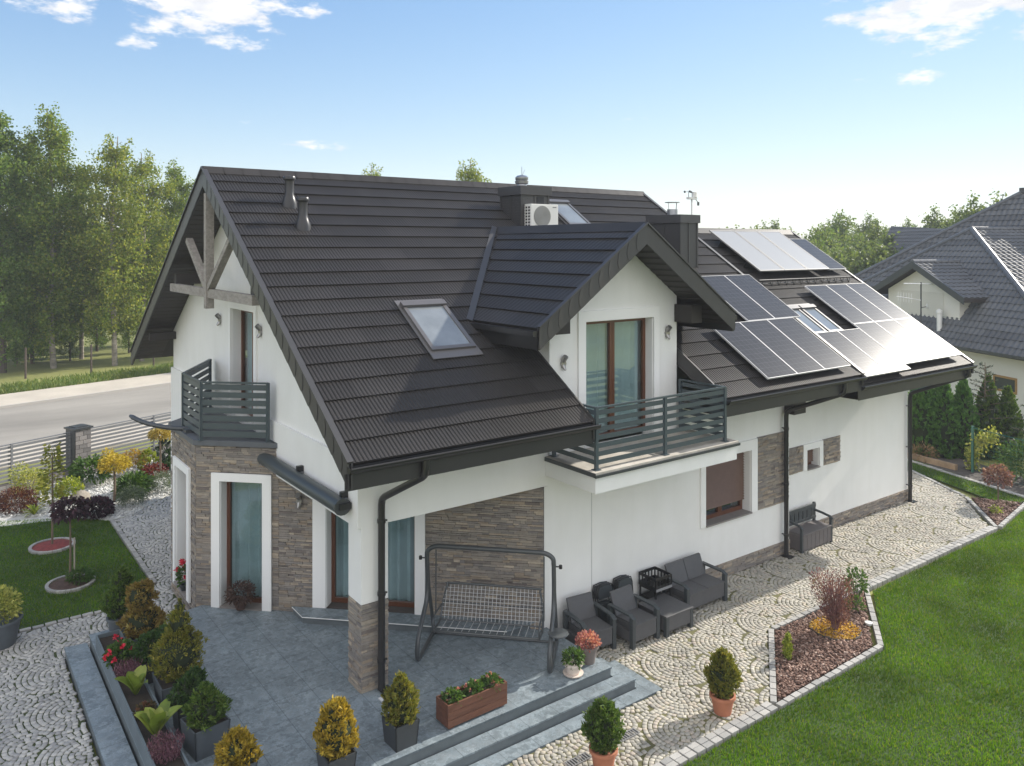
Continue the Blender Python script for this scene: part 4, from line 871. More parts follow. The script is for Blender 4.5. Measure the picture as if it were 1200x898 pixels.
for (a, b, c, d) in ((-s, -s, s, -s), (s, -s, s, s), (s, s, -s, s), (-s, s, -s, -s)):
    g.bar((a, b, .60), (c, d, .60), .012, .09); g.bar((a, b, .79), (c, d, .79), .012, .06)
    for k in range(5): x, y = a+(c-a)*k/5, b+(d-b)*k/5; g.bar((x, y, .56), (x, y, .81), .03, .012)
g.box((-s, -s, .53), (s, s, .55)); g.build('basket', BLACKM, FB)
g = MB()
for a in (-1, 1):
    for b in (-1, 1): g.box((a*.23, b*.23, 0), (a*.20, b*.20, .55))
g.build('stand', BLACKM, FB)
g = MB(); g.box((-.2, -.2, .12), (.2, .2, .36)); g.build('ash_box', mat('ash_black', (.02, .02, .022), .6), FB)
g = MB(); g.box((-s, -s-.02, .55), (s, -s-.008, .60)); g.build('front_plate', mat('worn_steel', (.25, .25, .26), .45), FB)
# storage bench
BE = thing('storage_bench', 'grey plastic storage bench with slatted back beside the black downpipe', 'bench', (12.30, .03, -.325))
BP = mat('taupe_plastic', (.125, .112, .112), .6, .08, 5, .15, 40); w2 = .66
g = MB(); g.box((-w2+.04, -.28, .03), (w2-.04, .24, .40)); g.build('storage_box', BP, BE)
g = MB()
for i in range(7): x = -w2+.05+i*(2*w2-.1)/7; g.box((x+.006, -.292, .04), (x+(2*w2-.1)/7-.006, -.28, .395))
g.build('front_slat', BP, BE)
g = MB(); g.box((-w2+.04, -.31, .40), (w2-.04, .2, .445)); g.build('seat', BP, BE, bevel=.012)
g = MB(); g.box((-w2, .17, .78), (w2, .22, .87)); g.box((-w2, .17, .50), (w2, .21, .56))
for i in range(7): x = -w2+.12+i*(2*w2-.24)/6; g.box((x-.07, .18, .56), (x+.07, .205, .78))
g.build('backrest', PLASTICD, BE)
for s in (-1, 1):
    g = MB(); g.tube([(s*(w2-.02), .2, .70), (s*(w2-.02), 0, .68), (s*(w2-.02), -.24, .64), (s*(w2-.02), -.31, .58)], .032, 8); g.build('armrest', PLASTICD, BE)
    for b in (-.30, .18): g = MB(); g.box((s*w2, b, 0), (s*(w2-.06), b+.06, .62 if b < 0 else .90)); g.build('leg', PLASTICD, BE)
# garden swing: local u along the porch wall, w towards the wall
SW = thing('garden_swing', 'bare grey tubular garden swing frame without cushions on the slate terrace', 'garden swing', (1.15, .33, 0), R(-46)); L = 2.42
TUB = mat('swing_tube', (.06, .066, .07), .28, .08, 4)
for i, u in enumerate((0.06, L-.06)):
    g = MB(); g.tube(smooth_path([(u, .62, 1.62), (u, .66, 1.2), (u, .60, .85), (u, .32, .62), (u, .07, .40), (u, .0, .18), (u, .06, .04), (u, .25, .03), (u, .7, .03), (u, 1.08, .03)], 5), .040, 10); g.build('side_frame', TUB, SW, smooth=True)
    g = MB(); g.tube(smooth_path([(u, .64, 1.35), (u, .78, .9), (u, .95, .45), (u, 1.08, .04)], 5), .034, 8); g.build('rear_leg', TUB, SW, smooth=True)
    s = -1 if i == 0 else 1
    g = MB(); g.tube([(u, .62, 1.58), (u+s*.12, .62, 1.58)], .012, 6); g.lathe([(.03, -.03), (.03, .03)], (u+s*.12, .62, 1.58), 8); g.build('knob', BLACKM, SW)
    g = MB(); g.tube([(u-s*.17, .62, 1.74), (u-s*.17, .60, .62)], .012, 6); g.build('hanger', TUB, SW)
g = MB(); g.tube(smooth_path([(.06, .62, 1.60), (.08, .62, 1.72), (.22, .62, 1.80), (.5, .62, 1.81), (L-.5, .62, 1.81), (L-.22, .62, 1.80), (L-.08, .62, 1.72), (L-.06, .62, 1.60)], 5), .042, 10); g.build('top_bar', TUB, SW, smooth=True)
g = MB(); g.tube([(.1, 1.06, .03), (L-.1, 1.06, .03)], .02, 8); g.build('floor_bar', TUB, SW)
WIRE = mat('pale_wire', (.5, .5, .5), .4); a, b = .27, L-.27
g = MB(); g.tube(smooth_path([(a, .28, .46), (a, .74, .42), (a+.02, .88, .66), (a+.08, .98, .96), (a+.2, 1.0, 1.0), (b-.2, 1.0, 1.0), (b-.08, .98, .96), (b-.02, .88, .66), (b, .74, .42), (b, .28, .46)], 4)+[Vector((b-.08, .25, .46)), Vector((a+.08, .25, .46)), Vector((a, .28, .46))], .022, 8); g.tube([(a, .76, .43), (b, .76, .43)], .015, 6); g.tube([(a, .90, .70), (b, .90, .70)], .012, 6); g.build('bench_frame', TUB, SW, smooth=True)
g = MB()
for i in range(1, 26): x = a+(b-a)*i/26; g.tube([(x, .77, .44), (x, .99, .99)], .005, 4)
for k in range(1, 9): q = k/9; g.tube([(a+.02, .77+.22*q, .44+.55*q), (b-.02, .77+.22*q, .44+.55*q)], .0045, 4)
g.build('back_mesh', WIRE, SW)
g = MB()
for i in range(1, 15): x = a+(b-a)*i/15; g.tube([(x, .26, .46), (x, .75, .43)], .005, 4)
g.build('seat_mesh', WIRE, SW)
for u in (a, b):
    g = MB(); g.tube(smooth_path([(u, .28, .46), (u, .25, .60), (u, .38, .68), (u, .62, .67), (u, .86, .66)], 4), .016, 6); g.build('armrest', TUB, SW, smooth=True)
g = MB(); g.lathe([(.03, 0), (.17, .0), (.18, .012), (.17, .03), (.02, .03)], (L+.06, .25, .58), 16); g.build('side_tray', TUB, SW)

# ================================================================== PLANTS
def fol(name, c0, c1, c2, tr=.3, rough=.6):
    return mat(name, c1, rough, .35, 4, island=[(0, c0), (.5, c1), (1, c2)], trans=tr, spec=.3)
THUJA = fol('thuja_green', (0.0435, 0.0943, 0.0174), (0.087, 0.152, 0.0261), (0.145, 0.203, 0.0435)); THUJAY = fol('thuja_golden', (0.203, 0.16, 0.0174), (0.348, 0.261, 0.029), (0.522, 0.362, 0.0508))
THUJAD = fol('thuja_dark', (0.0225, 0.06, 0.018), (0.045, 0.0975, 0.024), (0.075, 0.135, 0.033)); THUJAB = fol('thuja_bronze', (0.15, 0.0975, 0.03), (0.24, 0.165, 0.045), (0.3, 0.255, 0.075)); OLIVE = fol('thuja_olive', (0.105, 0.128, 0.0225), (0.18, 0.188, 0.033), (0.285, 0.24, 0.045))
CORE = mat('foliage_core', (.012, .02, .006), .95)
STEM = mat('bark', (.16, .12, .085), .9, .3, 8, .5, 30)
def conifer(lobes, n, leaf=(.035, .075), wd=.35, rough=.10, up=.75, seed=None):
    """thuja foliage: flat sprays over lumpy lobes (cx,cy,cz,rx,rz,power)"""
    arrs = []; area = sum(l[3]*max(l[3], l[4]) for l in lobes)
    for i, (cx, cy, cz, rx, rz, pw) in enumerate(lobes):
        k = int(n*rx*max(rx, rz)/area); ph = RNG.uniform(0, 6.28, 6)
        z = RNG.uniform(-1, 1, k); th = RNG.uniform(0, 2*PI, k)
        prof = np.where(z > 0, (1-np.abs(z)**1.15)**(pw), np.sqrt(np.maximum(1-z*z, 0)))
        lump = 1+1.5*rough*(np.sin(3*th+ph[0]+4*z)*.5+np.sin(5*th+ph[1]-6*z)*.5+np.sin(8*th+7*z+ph[2])*.4)
        rr = rx*prof*lump*RNG.uniform(.80, 1.06, k)
        P = np.stack([cx+rr*np.cos(th), cy+rr*np.sin(th), cz+z*rz*(1+.04*np.sin(5*th+ph[3]))], 1)
        D = np.stack([np.cos(th), np.sin(th), np.zeros(k)], 1)*(.55+.3*RNG.random(k))[:, None]+np.array([0, 0, up])+RNG.normal(0, .28, (k, 3)); D[:, 2] += z*.4
        nc = max(8, k//15); own = RNG.integers(0, nc, k); sw = RNG.uniform(.93, 1.06, nc)[own][:, None]; ax = np.array([cx, cy, cz])
        P = ax+(P[own]-ax)*sw+RNG.normal(0, .010+.026*rx, (k, 3)); D = D[own]+RNG.normal(0, .42, (k, 3))
        Ln = RNG.uniform(*leaf, k)*1.15; arrs.append(leaf_arrays(P-D*.02, D, Ln, Ln*wd))
    return merge(arrs)
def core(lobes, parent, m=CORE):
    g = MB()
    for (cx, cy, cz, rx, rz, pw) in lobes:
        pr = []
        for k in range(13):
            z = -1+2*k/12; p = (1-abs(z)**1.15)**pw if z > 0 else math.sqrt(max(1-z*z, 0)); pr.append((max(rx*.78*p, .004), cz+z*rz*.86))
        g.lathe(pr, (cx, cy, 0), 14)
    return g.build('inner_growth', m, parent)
def pot_square(s, h, parent, m, taper=.85):
    g = MB(); a, b = s*taper/2, s/2; t_ = .02
    for q in range(4):
        c_, s_ = (1, 0, -1, 0)[q], (0, 1, 0, -1)[q]; rot = lambda x, y, z: (x*c_-y*s_, x*s_+y*c_, z)
        g.prism([rot(-a, -a, 0), rot(a, -a, 0), rot(b, -b, h), rot(-b, -b, h)], rot(0, t_, 0))
    g.box((-a, -a, .0), (a, a, .03)); g.build('pot', m, parent)
    g = MB(); g.box((-b+.03, -b+.03, h-.08), (b-.03, b-.03, h-.04)); g.build('soil', SOIL, parent)
def pot_round(r, h, parent, m, base=.72, rim=.02, n=28):
    g = MB(); g.lathe([(r*base, 0), (r*(base+.02), .02), (r*.97, h-.05), (r, h-.05), (r+rim, h-.045), (r+rim, h), (r-.01, h), (r-.03, h-.06)], (0, 0, 0), n); g.build('pot', m, parent, smooth=True)
    g = MB(); g.lathe([(r-.03, h-.07), (.01, h-.06)], (0, 0, 0), n); g.build('soil', SOIL, parent)
POTG = mat('grey_planter', (.085, .10, .115), .55, .15, 4, .1, 40); POTD = mat('dark_planter', (.045, .05, .055), .5, .12, 4, .1, 40); TERRA = mat('terracotta', (.42, .16, .09), .75, .12, 5, .1, 40)
POTT = mat('taupe_pot', (.17, .145, .135), .6, .1, 5); POTC = mat('cream_ceramic', (.62, .54, .48), .5, .12, 6)
def potted(name, label, loc, lobes, n, m, pot, trunk=True, leaf=(.035, .075), wd=.35, up=.75, rough=.10, grp='potted conifers on the terrace', cat='potted conifer', rz=0):
    t = thing(name, label, cat, loc, rz, grp)
    kind, s, h, pm = pot
    (pot_square if kind == 's' else pot_round)(s, h, t, pm)
    lb = [(a, b, c+h, d, e_, f) for a, b, c, d, e_, f in lobes]
    v, f = conifer(lb, n, leaf, wd, rough, up); fast('foliage', v, f, m, t); core(lb, t)
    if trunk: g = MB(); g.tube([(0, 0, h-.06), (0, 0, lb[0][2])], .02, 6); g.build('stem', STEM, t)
    return t
potted('potted_conifer', 'green and gold thuja in a round terracotta pot on the cobbles', (4.72, -3.42, -.325), [(0, 0, .33, .25, .36, .55)], 5200, OLIVE, ('r', .19, .30, TERRA), rz=.3)
potted('potted_conifer', 'rounded bright green thuja on the cobbles at the bottom edge', (2.22, -3.30, -.325), [(0, 0, .32, .26, .33, .45)], 5200, THUJA, ('r', .19, .30, TERRA))
potted('potted_conifer', 'golden cone thuja in a square dark planter beside the wooden trough', (-.10, -1.50, .0), [(0, 0, .25, .235, .36, .85)], 4600, OLIVE, ('s', .40, .36, POTD), rz=R(2))
potted('potted_conifer', 'large golden brown thuja with no pot in view at the bottom edge', (-1.12, -1.55, 0), [(0, 0, .30, .27, .38, .6)], 5200, THUJAY, ('s', .42, .30, POTD))
potted('potted_conifer', 'bright yellow ragged conifer at the bottom left of the terrace', (-2.28, -.95, 0), [(0, 0, .16, .20, .22, .9), (.10, -.08, .10, .16, .16, .8), (-.1, .05, .12, .14, .18, .9)], 3600, THUJAY, ('s', .42, .30, POTG), leaf=(.05, .10))
potted('potted_conifer', 'green pointed thuja in a grey square planter near the yellow conifer', (-2.42, .05, 0), [(0, 0, .18, .27, .30, .9)], 5000, THUJA, ('s', .52, .42, POTG), rz=R(8))
potted('potted_conifer', 'small loose dark green conifer in a grey planter behind the pointed thuja', (-2.48, .72, 0), [(0, .0, .14, .22, .2, .6), (.12, .08, .26, .14, .12, .6), (-.16, -.06, .10, .14, .12, .6)], 3600, THUJAD, ('s', .40, .42, POTD))
potted('potted_topiary', 'big clipped thuja ball with a top tuft in a wide grey planter', (-2.42, 1.52, 0), [(0, 0, .36, .40, .38, .45), (0, 0, .84, .18, .22, .6), (0.02, 0, 1.08, .06, .12, .9)], 7600, OLIVE, ('s', .66, .42, POTG), leaf=(.03, .06))
potted('potted_conifer', 'low dark green round conifer squeezed behind the big clipped ball', (-2.62, 2.5, 0), [(0, 0, .16, .27, .22, .5), (.2, .12, .22, .18, .16, .5)], 4200, THUJAD, ('s', .4, .36, POTD))
potted('potted_topiary', 'two-tier bronze tinted thuja in a round grey pot by the trough end', (-2.55, 3.45, 0), [(0, 0, .22, .34, .26, .5), (-.03, 0, .66, .25, .24, .5)], 6400, THUJAB, ('s', .46, .38, POTG))
potted('potted_topiary', 'two-ball green topiary in a grey pot at the far end of the trough', (-2.78, 4.35, 0), [(0, 0, .28, .27, .26, .5), (.06, 0, .66, .16, .2, .6)], 5200, THUJA, ('r', .19, .40, POTG))
# left big pot with variegated shrub
def leafball(n, r, rz, c, leaf, wd=.5, out=.8, bend=.2):
    th = RNG.uniform(0, 2*PI, n); z = RNG.uniform(-.7, 1, n); q = np.sqrt(np.maximum(1-z*z, .02)); rad = RNG.uniform(.45, 1.05, n)
    D0_ = np.stack([q*np.cos(th), q*np.sin(th), z], 1); P = np.array(c)+D0_*rad[:, None]*np.array([r, r, rz]); D = D0_*out+np.array([0, 0, .25])+RNG.normal(0, .35, (n, 3)); Ln = RNG.uniform(*leaf, n)
    return leaf_arrays(P, D, Ln, Ln*wd, bend)
VARI = fol('variegated_leaf', (0.144, 0.192, 0.036), (0.336, 0.36, 0.084), (0.576, 0.552, 0.168), .25); GREENL = fol('garden_green', (0.036, 0.084, 0.018), (0.066, 0.132, 0.0264), (0.108, 0.18, 0.042)); LIME = fol('lime_leaf', (0.144, 0.204, 0.024), (0.264, 0.324, 0.042), (0.408, 0.432, 0.072))
PURP = fol('purple_leaf', (0.0234, 0.0156, 0.0208), (0.0455, 0.0234, 0.0338), (0.078, 0.0325, 0.0455), .12); REDL = fol('red_leaf', (0.104, 0.0156, 0.0208), (0.221, 0.039, 0.039), (0.39, 0.104, 0.078)); BLUEL = fol('blue_grey_leaf', (0.078, 0.111, 0.078), (0.13, 0.169, 0.124), (0.208, 0.247, 0.182)); YELL = fol('yellow_leaf', (0.286, 0.221, 0.026), (0.468, 0.351, 0.0455), (0.624, 0.494, 0.091)); PINKS = fol('pink_bloom', (0.312, 0.091, 0.104), (0.546, 0.208, 0.195), (0.65, 0.39, 0.312)); CRIM = fol('crimson_flower', (0.52, 0.013, 0.039), (0.715, 0.026, 0.078), (0.8, 0.078, 0.13), .2); HEATH = fol('heather', (0.091, 0.039, 0.065), (0.182, 0.078, 0.117), (0.26, 0.143, 0.169)); OCHRE = fol('ochre_cover', (0.364, 0.195, 0.026), (0.546, 0.312, 0.039), (0.65, 0.442, 0.078))
SPRUCE = fol('spruce_blue', (.03, .05, .035), (.05, .075, .05), (.08, .105, .075), .15)
def shrub(name, label, loc, cat, arrs, m, stems=None, grp=None):
    t = thing(name, label, cat, loc, RNG.uniform(0, 1), grp); v, f = merge(arrs) if isinstance(arrs, list) else arrs; fast('foliage', v, f, m, t)
    if stems: g = MB(); [g.tube(s, .012, 5) for s in stems]; g.build('stem', STEM, t)
    return t
def blooms(t, n, r, rz, c, m, sz=.05, k=14):
    for i in range(n):
        a = RNG.uniform(0, 2*PI); z = RNG.uniform(-.2, 1); q = math.sqrt(max(0, 1-z*z)); p = np.array([q*math.cos(a)*r, q*math.sin(a)*r, z*rz])*RNG.uniform(.8, 1.1)+np.array(c)
        D = RNG.normal(0, 1, (k, 3))+np.array([q*math.cos(a), q*math.sin(a), .6]); fast('flower', *leaf_arrays(np.tile(p, (k, 1))+RNG.normal(0, sz*.2, (k, 3)), D, sz, sz*.8), m, t)
def mk(name, label, loc, pot, arrs, m, cat='potted plant', grp='flower pots on the terrace', extra=None):
    t = thing(name, label, cat, loc, 0, grp); (pot_square if pot[0] == 's' else pot_round)(pot[1], pot[2], t, pot[3]); v, f = arrs; fast('foliage', v, f, m, t)
    if extra: extra(t)
    return t
mk('potted_shrub', 'variegated yellow-green shrub in a big grey round pot at the left edge', (-4.52, 6.1, -.325), ('r', .37, .50, POTG), leafball(1500, .33, .34, (0, 0, .72), (.05, .10)), VARI, grp=None)
def saucer(t): g = MB(); g.lathe([(.12, 0), (.165, .012), (.175, .035), (.16, .035), (.1, .02)], (0, 0, .002), 24); g.build('saucer', POTC, t, smooth=True)
mk('flower_pot', 'cream pot on a saucer with a leafy green plant by the step', (3.13, -1.58, 0), ('r', .145, .22, POTC), leafball(420, .16, .14, (0, 0, .28), (.05, .09)), GREENL, extra=saucer)
mk('flower_pot', 'taupe pot of pink and red chrysanthemums at the terrace corner', (3.60, -1.42, 0), ('r', .17, .30, POTT), leafball(900, .20, .14, (0, 0, .36), (.03, .05), .8), PINKS)
mk('potted_shrub', 'dry brown twiggy plant in a pot in front of the bay door', (-.62, 4.12, .03), ('r', .12, .16, mat('brown_pot', (.09, .05, .035), .6)), leafball(700, .26, .2, (0, 0, .30), (.05, .11), .3), fol('dry_brown', (.05, .03, .025), (.09, .055, .045), (.14, .09, .07), .15), grp=None)
tt = mk('flower_pot', 'dark pot of crimson geraniums on the bay window sill', (-1.28, 5.75, .006), ('r', .085, .13, POTD), leafball(260, .13, .24, (0, 0, .30), (.05, .08), .7), GREENL, grp=None)
blooms(tt, 11, .14, .30, (0, 0, .34), CRIM, .07)
# wooden trough with succulents
WT = thing('wooden_planter', 'long brown wooden planter box on the terrace beside the steps', 'planter', (1.145, -1.50, .0), R(1)); WD = mat('stained_wood', (.14, .055, .03), .6, .35, 3, .3, 25, stretch=(.5, 4, 5), fine=.25)
for (a, b) in (((-.55, -.17), (.55, -.145)), ((-.55, .145), (.55, .17))):
    g = MB()
    for k in range(3): g.box((a[0], a[1], .03+k*.115), (b[0], b[1], .03+k*.115+.111))
    g.build('side_board', WD, WT, bevel=.004)
for x in (-.55, .525):
    g = MB()
    for k in range(3): g.box((x, -.144, .03+k*.115), (x+.025, .144, .03+k*.115+.111))
    g.build('end_board', WD, WT, bevel=.004)
g = MB(); g.box((-.52, -.14, .0), (-.42, .14, .03)); g.box((.42, -.14, .0), (.52, .14, .03)); g.build('foot', WD, WT)
g = MB(); g.box((-.524, -.143, .05), (.524, .143, .31)); g.build('soil', SOIL, WT)
for k, x in enumerate((-.36, .02, .36)):
    v, f = leafball(330, .15, .10, (0, 0, .03), (.05, .08), .6); t = thing('rosette_plant', 'green leafy bedding plant in the wooden planter, '+('nearest the square pot', 'in the middle', 'nearest the swing')[k], 'plant', (1.145+x, -1.50+.0, .325), 0, 'bedding plants in the wooden planter'); fast('foliage', v, f, GREENL, t)
    blooms(t, 5, .13, .08, (0, 0, .06), PINKS, .035)
# long slate trough on the left terrace edge
LT = thing('trough_planter', 'long grey slate trough planter along the left edge of the terrace', 'planter', (-3.0, 1.2, 0))
g = MB(); g.box((-.20, -3.0, 0), (-.175, 2.9, .26)); g.box((.175, -3.0, 0), (.20, 2.9, .26)); g.box((-.174, 2.875, 0), (.174, 2.9, .26)); g.box((-.174, -3.0, 0), (.174, -2.975, .26)); g.box((-.174, -.06, 0), (.174, -.03, .255)); g.build('trough_wall', mat('trough_slate', (.13, .16, .18), .5, .2, 3, .1, 30), LT)
g = MB(); g.box((-.174, -2.974, .02), (.174, -.061, .19)); g.box((-.174, -.029, .02), (.174, 2.874, .19)); g.build('soil', SOIL, LT)
def broad(n, L, wd, z0=0., spread=.55):
    """big arching leaves, several quads along each"""
    V = []; F = []
    for i in range(n):
        a = 2*PI*i/n*1.62+RNG.uniform(-.3, .3); tilt = RNG.uniform(.15, 1)*spread; l = L*RNG.uniform(.7, 1.1); w_ = wd*RNG.uniform(.8, 1.1); k0 = len(V); m_ = 7
        for k in range(m_+1):
            s = k/m_; r_ = l*s*math.sin(tilt+s*tilt*.9); z = z0+l*s*math.cos(tilt+s*tilt*.9)*(1-.15*s*s); hw = w_*.5*math.sin(PI*min(1, .04+s*.96))**.8
            ca, sa = math.cos(a), math.sin(a); V += [(r_*ca-hw*sa, r_*sa+hw*ca, z+hw*.35), (r_*ca, r_*sa, z), (r_*ca+hw*sa, r_*sa-hw*ca, z+hw*.35)]
        for k in range(m_): b_ = k0+3*k; F += [(b_, b_+1, b_+4, b_+3), (b_+1, b_+2, b_+5, b_+4)]
    return np.array(V), np.array(F)
CANNA = fol('canna_leaf', (0.149, 0.218, 0.0345), (0.23, 0.31, 0.0517), (0.345, 0.391, 0.092), .35, .45)
def trough_plant(name, label, y, arrs, m, cat='plant', x=-3.0, extra=None):
    t = thing(name, label, cat, (x, y, .19)); fast('foliage', *arrs, m, t)
    if extra: blooms(t, 8, .25, .24, (-.06, 0, .18), CRIM, .055)
trough_plant('canna_plant', 'broad-leaved light green plant in the trough, the farther of the two', 1.75, broad(10, .46, .19, 0, .42), CANNA)
trough_plant('canna_plant', 'broad-leaved light green plant in the trough, the nearer and larger one', .42, broad(11, .56, .22, 0, .42), CANNA)
def spikes(n, r, h, ln=(.03, .06)):
    a = RNG.uniform(0, 2*PI, n); q = r*np.sqrt(RNG.random(n)); zz = RNG.uniform(0, h, n); P = np.stack([q*np.cos(a)*(1+zz/h*.5), q*np.sin(a)*(1+zz/h*.5), zz], 1); D = RNG.normal(0, .45, (n, 3))+np.array([0, 0, 1]); L = RNG.uniform(*ln, n); return leaf_arrays(P, D, L, L*.28)
trough_plant('heather', 'purple heather in the trough beyond the far broad-leaved plant', 2.35, spikes(1500, .15, .24), HEATH)
trough_plant('heather', 'purple heather in the trough at the near end by the picture edge', -.18, spikes(1700, .17, .26), HEATH)
trough_plant('geranium', 'leafy geranium with crimson flowers at the far end of the trough', 2.98, leafball(700, .22, .17, (0, 0, .14), (.05, .09), .7), GREENL, extra=1)
trough_plant('bedding_plant', 'low dark reddish bedding plant between the two broad-leaved plants', 1.05, leafball(360, .13, .10, (0, 0, .08), (.05, .08), .5), fol('dull_red_green', (.05, .05, .02), (.09, .07, .03), (.18, .06, .04)))

# --- bark bed plants
def twigs(n, h, r, m, t, name='twigs'):
    g = MB()
    for i in range(n):
        a = RNG.uniform(0, 2*PI); q = r*RNG.uniform(.2, 1); g.tube(smooth_path([(0.05*math.cos(a), .05*math.sin(a), 0), (q*.5*math.cos(a), q*.5*math.sin(a), h*.5), (q*math.cos(a+.3), q*math.sin(a+.3), h*RNG.uniform(.75, 1.05))], 3), [.008]*6+[.003], 4)
    return g.build(name, m, t)
BB = thing('barberry', 'tall purple-pink barberry bush in an ochre ring in the bark bed', 'shrub', (8.75, -2.92, -.335)); TW = mat('pink_twig', (.2, .11, .10), .8)
twigs(46, 1.02, .36, TW, BB)
HP = fol('barberry_leaf', (.11, .04, .055), (.19, .085, .095), (.28, .16, .155), .3)
k = 2600; a = RNG.uniform(0, 2*PI, k); z = RNG.uniform(.12, 1.05, k); q = .40*np.sqrt(RNG.random(k))*np.minimum(1, .35+z*.9); P = np.stack([q*np.cos(a)-.10*(z-.4), q*np.sin(a)+.10*(z-.4), z], 1); D = np.stack([np.cos(a)*.5, np.sin(a)*.5, np.ones(k)], 1)+RNG.normal(0, .4, (k, 3)); fast('foliage', *leaf_arrays(P, D, RNG.uniform(.035, .07, k), .018), HP, BB)
k = 1300; a = RNG.uniform(0, 2*PI, k); q = .46*np.sqrt(RNG.random(k)); fast('ring_mulch', *leaf_arrays(np.stack([q*np.cos(a), q*np.sin(a), RNG.uniform(.02, .05, k)], 1), RNG.normal(0, 1, (k, 3))*np.array([1, 1, .25]), RNG.uniform(.03, .06, k), .025), OCHRE, BB)
g = MB(); g.tube([(.47*math.cos(2*PI*i/28), .47*math.sin(2*PI*i/28), .02) for i in range(28)], .018, 6, closed=True); g.build('ring_edging', mat('edging_black', (.03, .025, .02), .7), BB)
t = thing('columnar_conifer', 'tiny upright yellow-green conifer at the near end of the bark bed', 'conifer', (7.02, -3.05, -.335)); fast('foliage', *conifer([(0, 0, .22, .075, .24, .5)], 1300, (.03, .06)), LIME, t)
t = thing('evergreen_shrub', 'small glossy green shrub at the far tip of the bark bed', 'shrub', (10.35, -2.42, -.335)); fast('foliage', *leafball(330, .22, .26, (0, 0, .36), (.06, .11), .5), GREENL, t); twigs(8, .4, .16, STEM, t, 'stem')
t = thing('evergreen_shrub', 'low green sprig between the barberry and the tip shrub', 'shrub', (9.75, -2.75, -.335)); fast('foliage', *leafball(120, .18, .14, (0, 0, .16), (.06, .10), .5), GREENL, t); twigs(5, .25, .12, STEM, t, 'stem')
t = thing('garden_spotlight', 'small white ground spotlight at the corner of the bark bed', 'lamp', (9.45, -3.22, -.34)); g = MB(); g.lathe([(.03, 0), (.06, .03), (.075, .07), (.05, .075)], (0, 0, 0), 14); g.build('lamp_body', STEELW, t)
t = thing('dwarf_tree', 'little red-leaved standard tree in the far triangular bed', 'tree', (19.7, -1.40, -.335)); g = MB(); g.tube([(0, 0, 0), (.02, 0, .3), (0, .01, .62)], .022, 6); g.build('trunk', STEM, t); fast('crown', *leafball(900, .36, .30, (0, 0, .80), (.06, .11), .6), fol('dusky_red_leaf', (.13, .06, .06), (.22, .11, .11), (.34, .22, .19)), t)
t = thing('perennial', 'small yellow-green tuft in the far triangular bed', 'plant', (18.7, -1.75, -.335)); fast('foliage', *leafball(120, .14, .1, (0, 0, .1), (.05, .1), .4), LIME, t)
# drains in the cobbles
for (x, y, w_) in ((2.05, -2.95, 'lower'), (3.05, -2.95, 'upper')):
    t = thing('drain_grate', 'rectangular metal drain grate in the cobbles, the '+w_+' of the two by the round thuja', 'drain', (x, y, -.325), 0, 'drain grates in the cobbles'); g = MB(); g.box((-.2, -.075, 0), (.2, -.06, .012)); g.box((-.2, .06, 0), (.2, .075, .012))
    for k in range(9): g.box((-.2+k*.0475, -.06, 0), (-.18+k*.0475, .06, .012))
    g.build('grating', mat('drain_grey', (.2, .2, .2), .5), t); g = MB(); g.box((-.195, -.058, -.0), (.195, .058, .003)); g.build('channel', BLACKM, t)
# ================================================================== LEFT GARDEN
zl_ = -.345
def standard(name, label, loc, h, cr, arrs, m, stakes=False, r=.028):
    t = thing(name, label, 'tree', loc); g = MB(); g.tube([(0, 0, 0), (.01, .01, h*.5), (0, 0, h)], [r, r*.8, r*.6], 7); g.build('trunk', STEM, t); fast('crown', *arrs, m, t)
    if stakes: g = MB(); g.tube([(.09, .03, 0), (.09, .03, h*.62)], .018, 6); g.tube([(.09, .03, h*.6), (0, 0, h*.62)], .012, 5); g.build('stake', mat('pale_stake', (.4, .36, .3), .9), t)
    return t
def ring(name, label, loc, r, m, pm):
    t = thing(name, label, 'planting ring', loc); g = MB()
    for k in range(30): a = 2*PI*k/30; g.prism([(r*.86*math.cos(a), r*.86*math.sin(a), -.06), (r*math.cos(a), r*math.sin(a), -.06), (r*math.cos(a+.19), r*math.sin(a+.19), -.06), (r*.86*math.cos(a+.19), r*.86*math.sin(a+.19), -.06)], (0, 0, .115))
    g.build('stone_edge', KERBM, t); g = MB(); g.lathe([(r*.86, .0), (r*.86, .03), (r*.3, .06), (.02, .065)], (0, 0, 0), 24, .02); g.build('mulch', pm, t, smooth=True); return t
REDB = mat('red_bark', (.20, .035, .03), .9, .4, 14, .8, 40)
ring('planting_ring', 'stone ring of red bark mulch on the left lawn, the farther one', (-3.07, 11.22, zl_), .52, REDB, REDB); ring('planting_ring', 'stone ring with plants on the left lawn, the nearer one', (-3.03, 8.42, zl_), .50, BARKM, BARKM)
def upright(n, h, r, z0, leaf):
    z = RNG.uniform(0, 1, n); a = RNG.uniform(0, 2*PI, n); q = r*np.sqrt(RNG.random(n))*(1-.75*np.abs(z-.35)); tiers = .25*np.sin(z*26+a*2); q = q*(1+tiers); P = np.stack([q*np.cos(a), q*np.sin(a), z0+z*h], 1); D = np.stack([np.cos(a), np.sin(a), RNG.uniform(-.3, .5, n)], 1); L = RNG.uniform(*leaf, n); return leaf_arrays(P, D, L, L*.7, .2)
standard('slender_tree', 'slim young tree with yellow-green leaves in the farther ring', (-3.07, 11.24, zl_+.06), 2.3, .3, merge([upright(520, 1.5, .26, 1.0, (.07, .12))]), fol('ginkgo_leaf', (.12, .15, .02), (.22, .24, .03), (.36, .33, .05)))
standard('globe_tree', 'small standard tree with a dark purple crown in the nearer ring', (-3.03, 8.5, zl_+.06), 1.5, .5, leafball(760, .34, .24, (0, 0, 1.60), (.07, .12), .7, bend=.5), PURP, True)
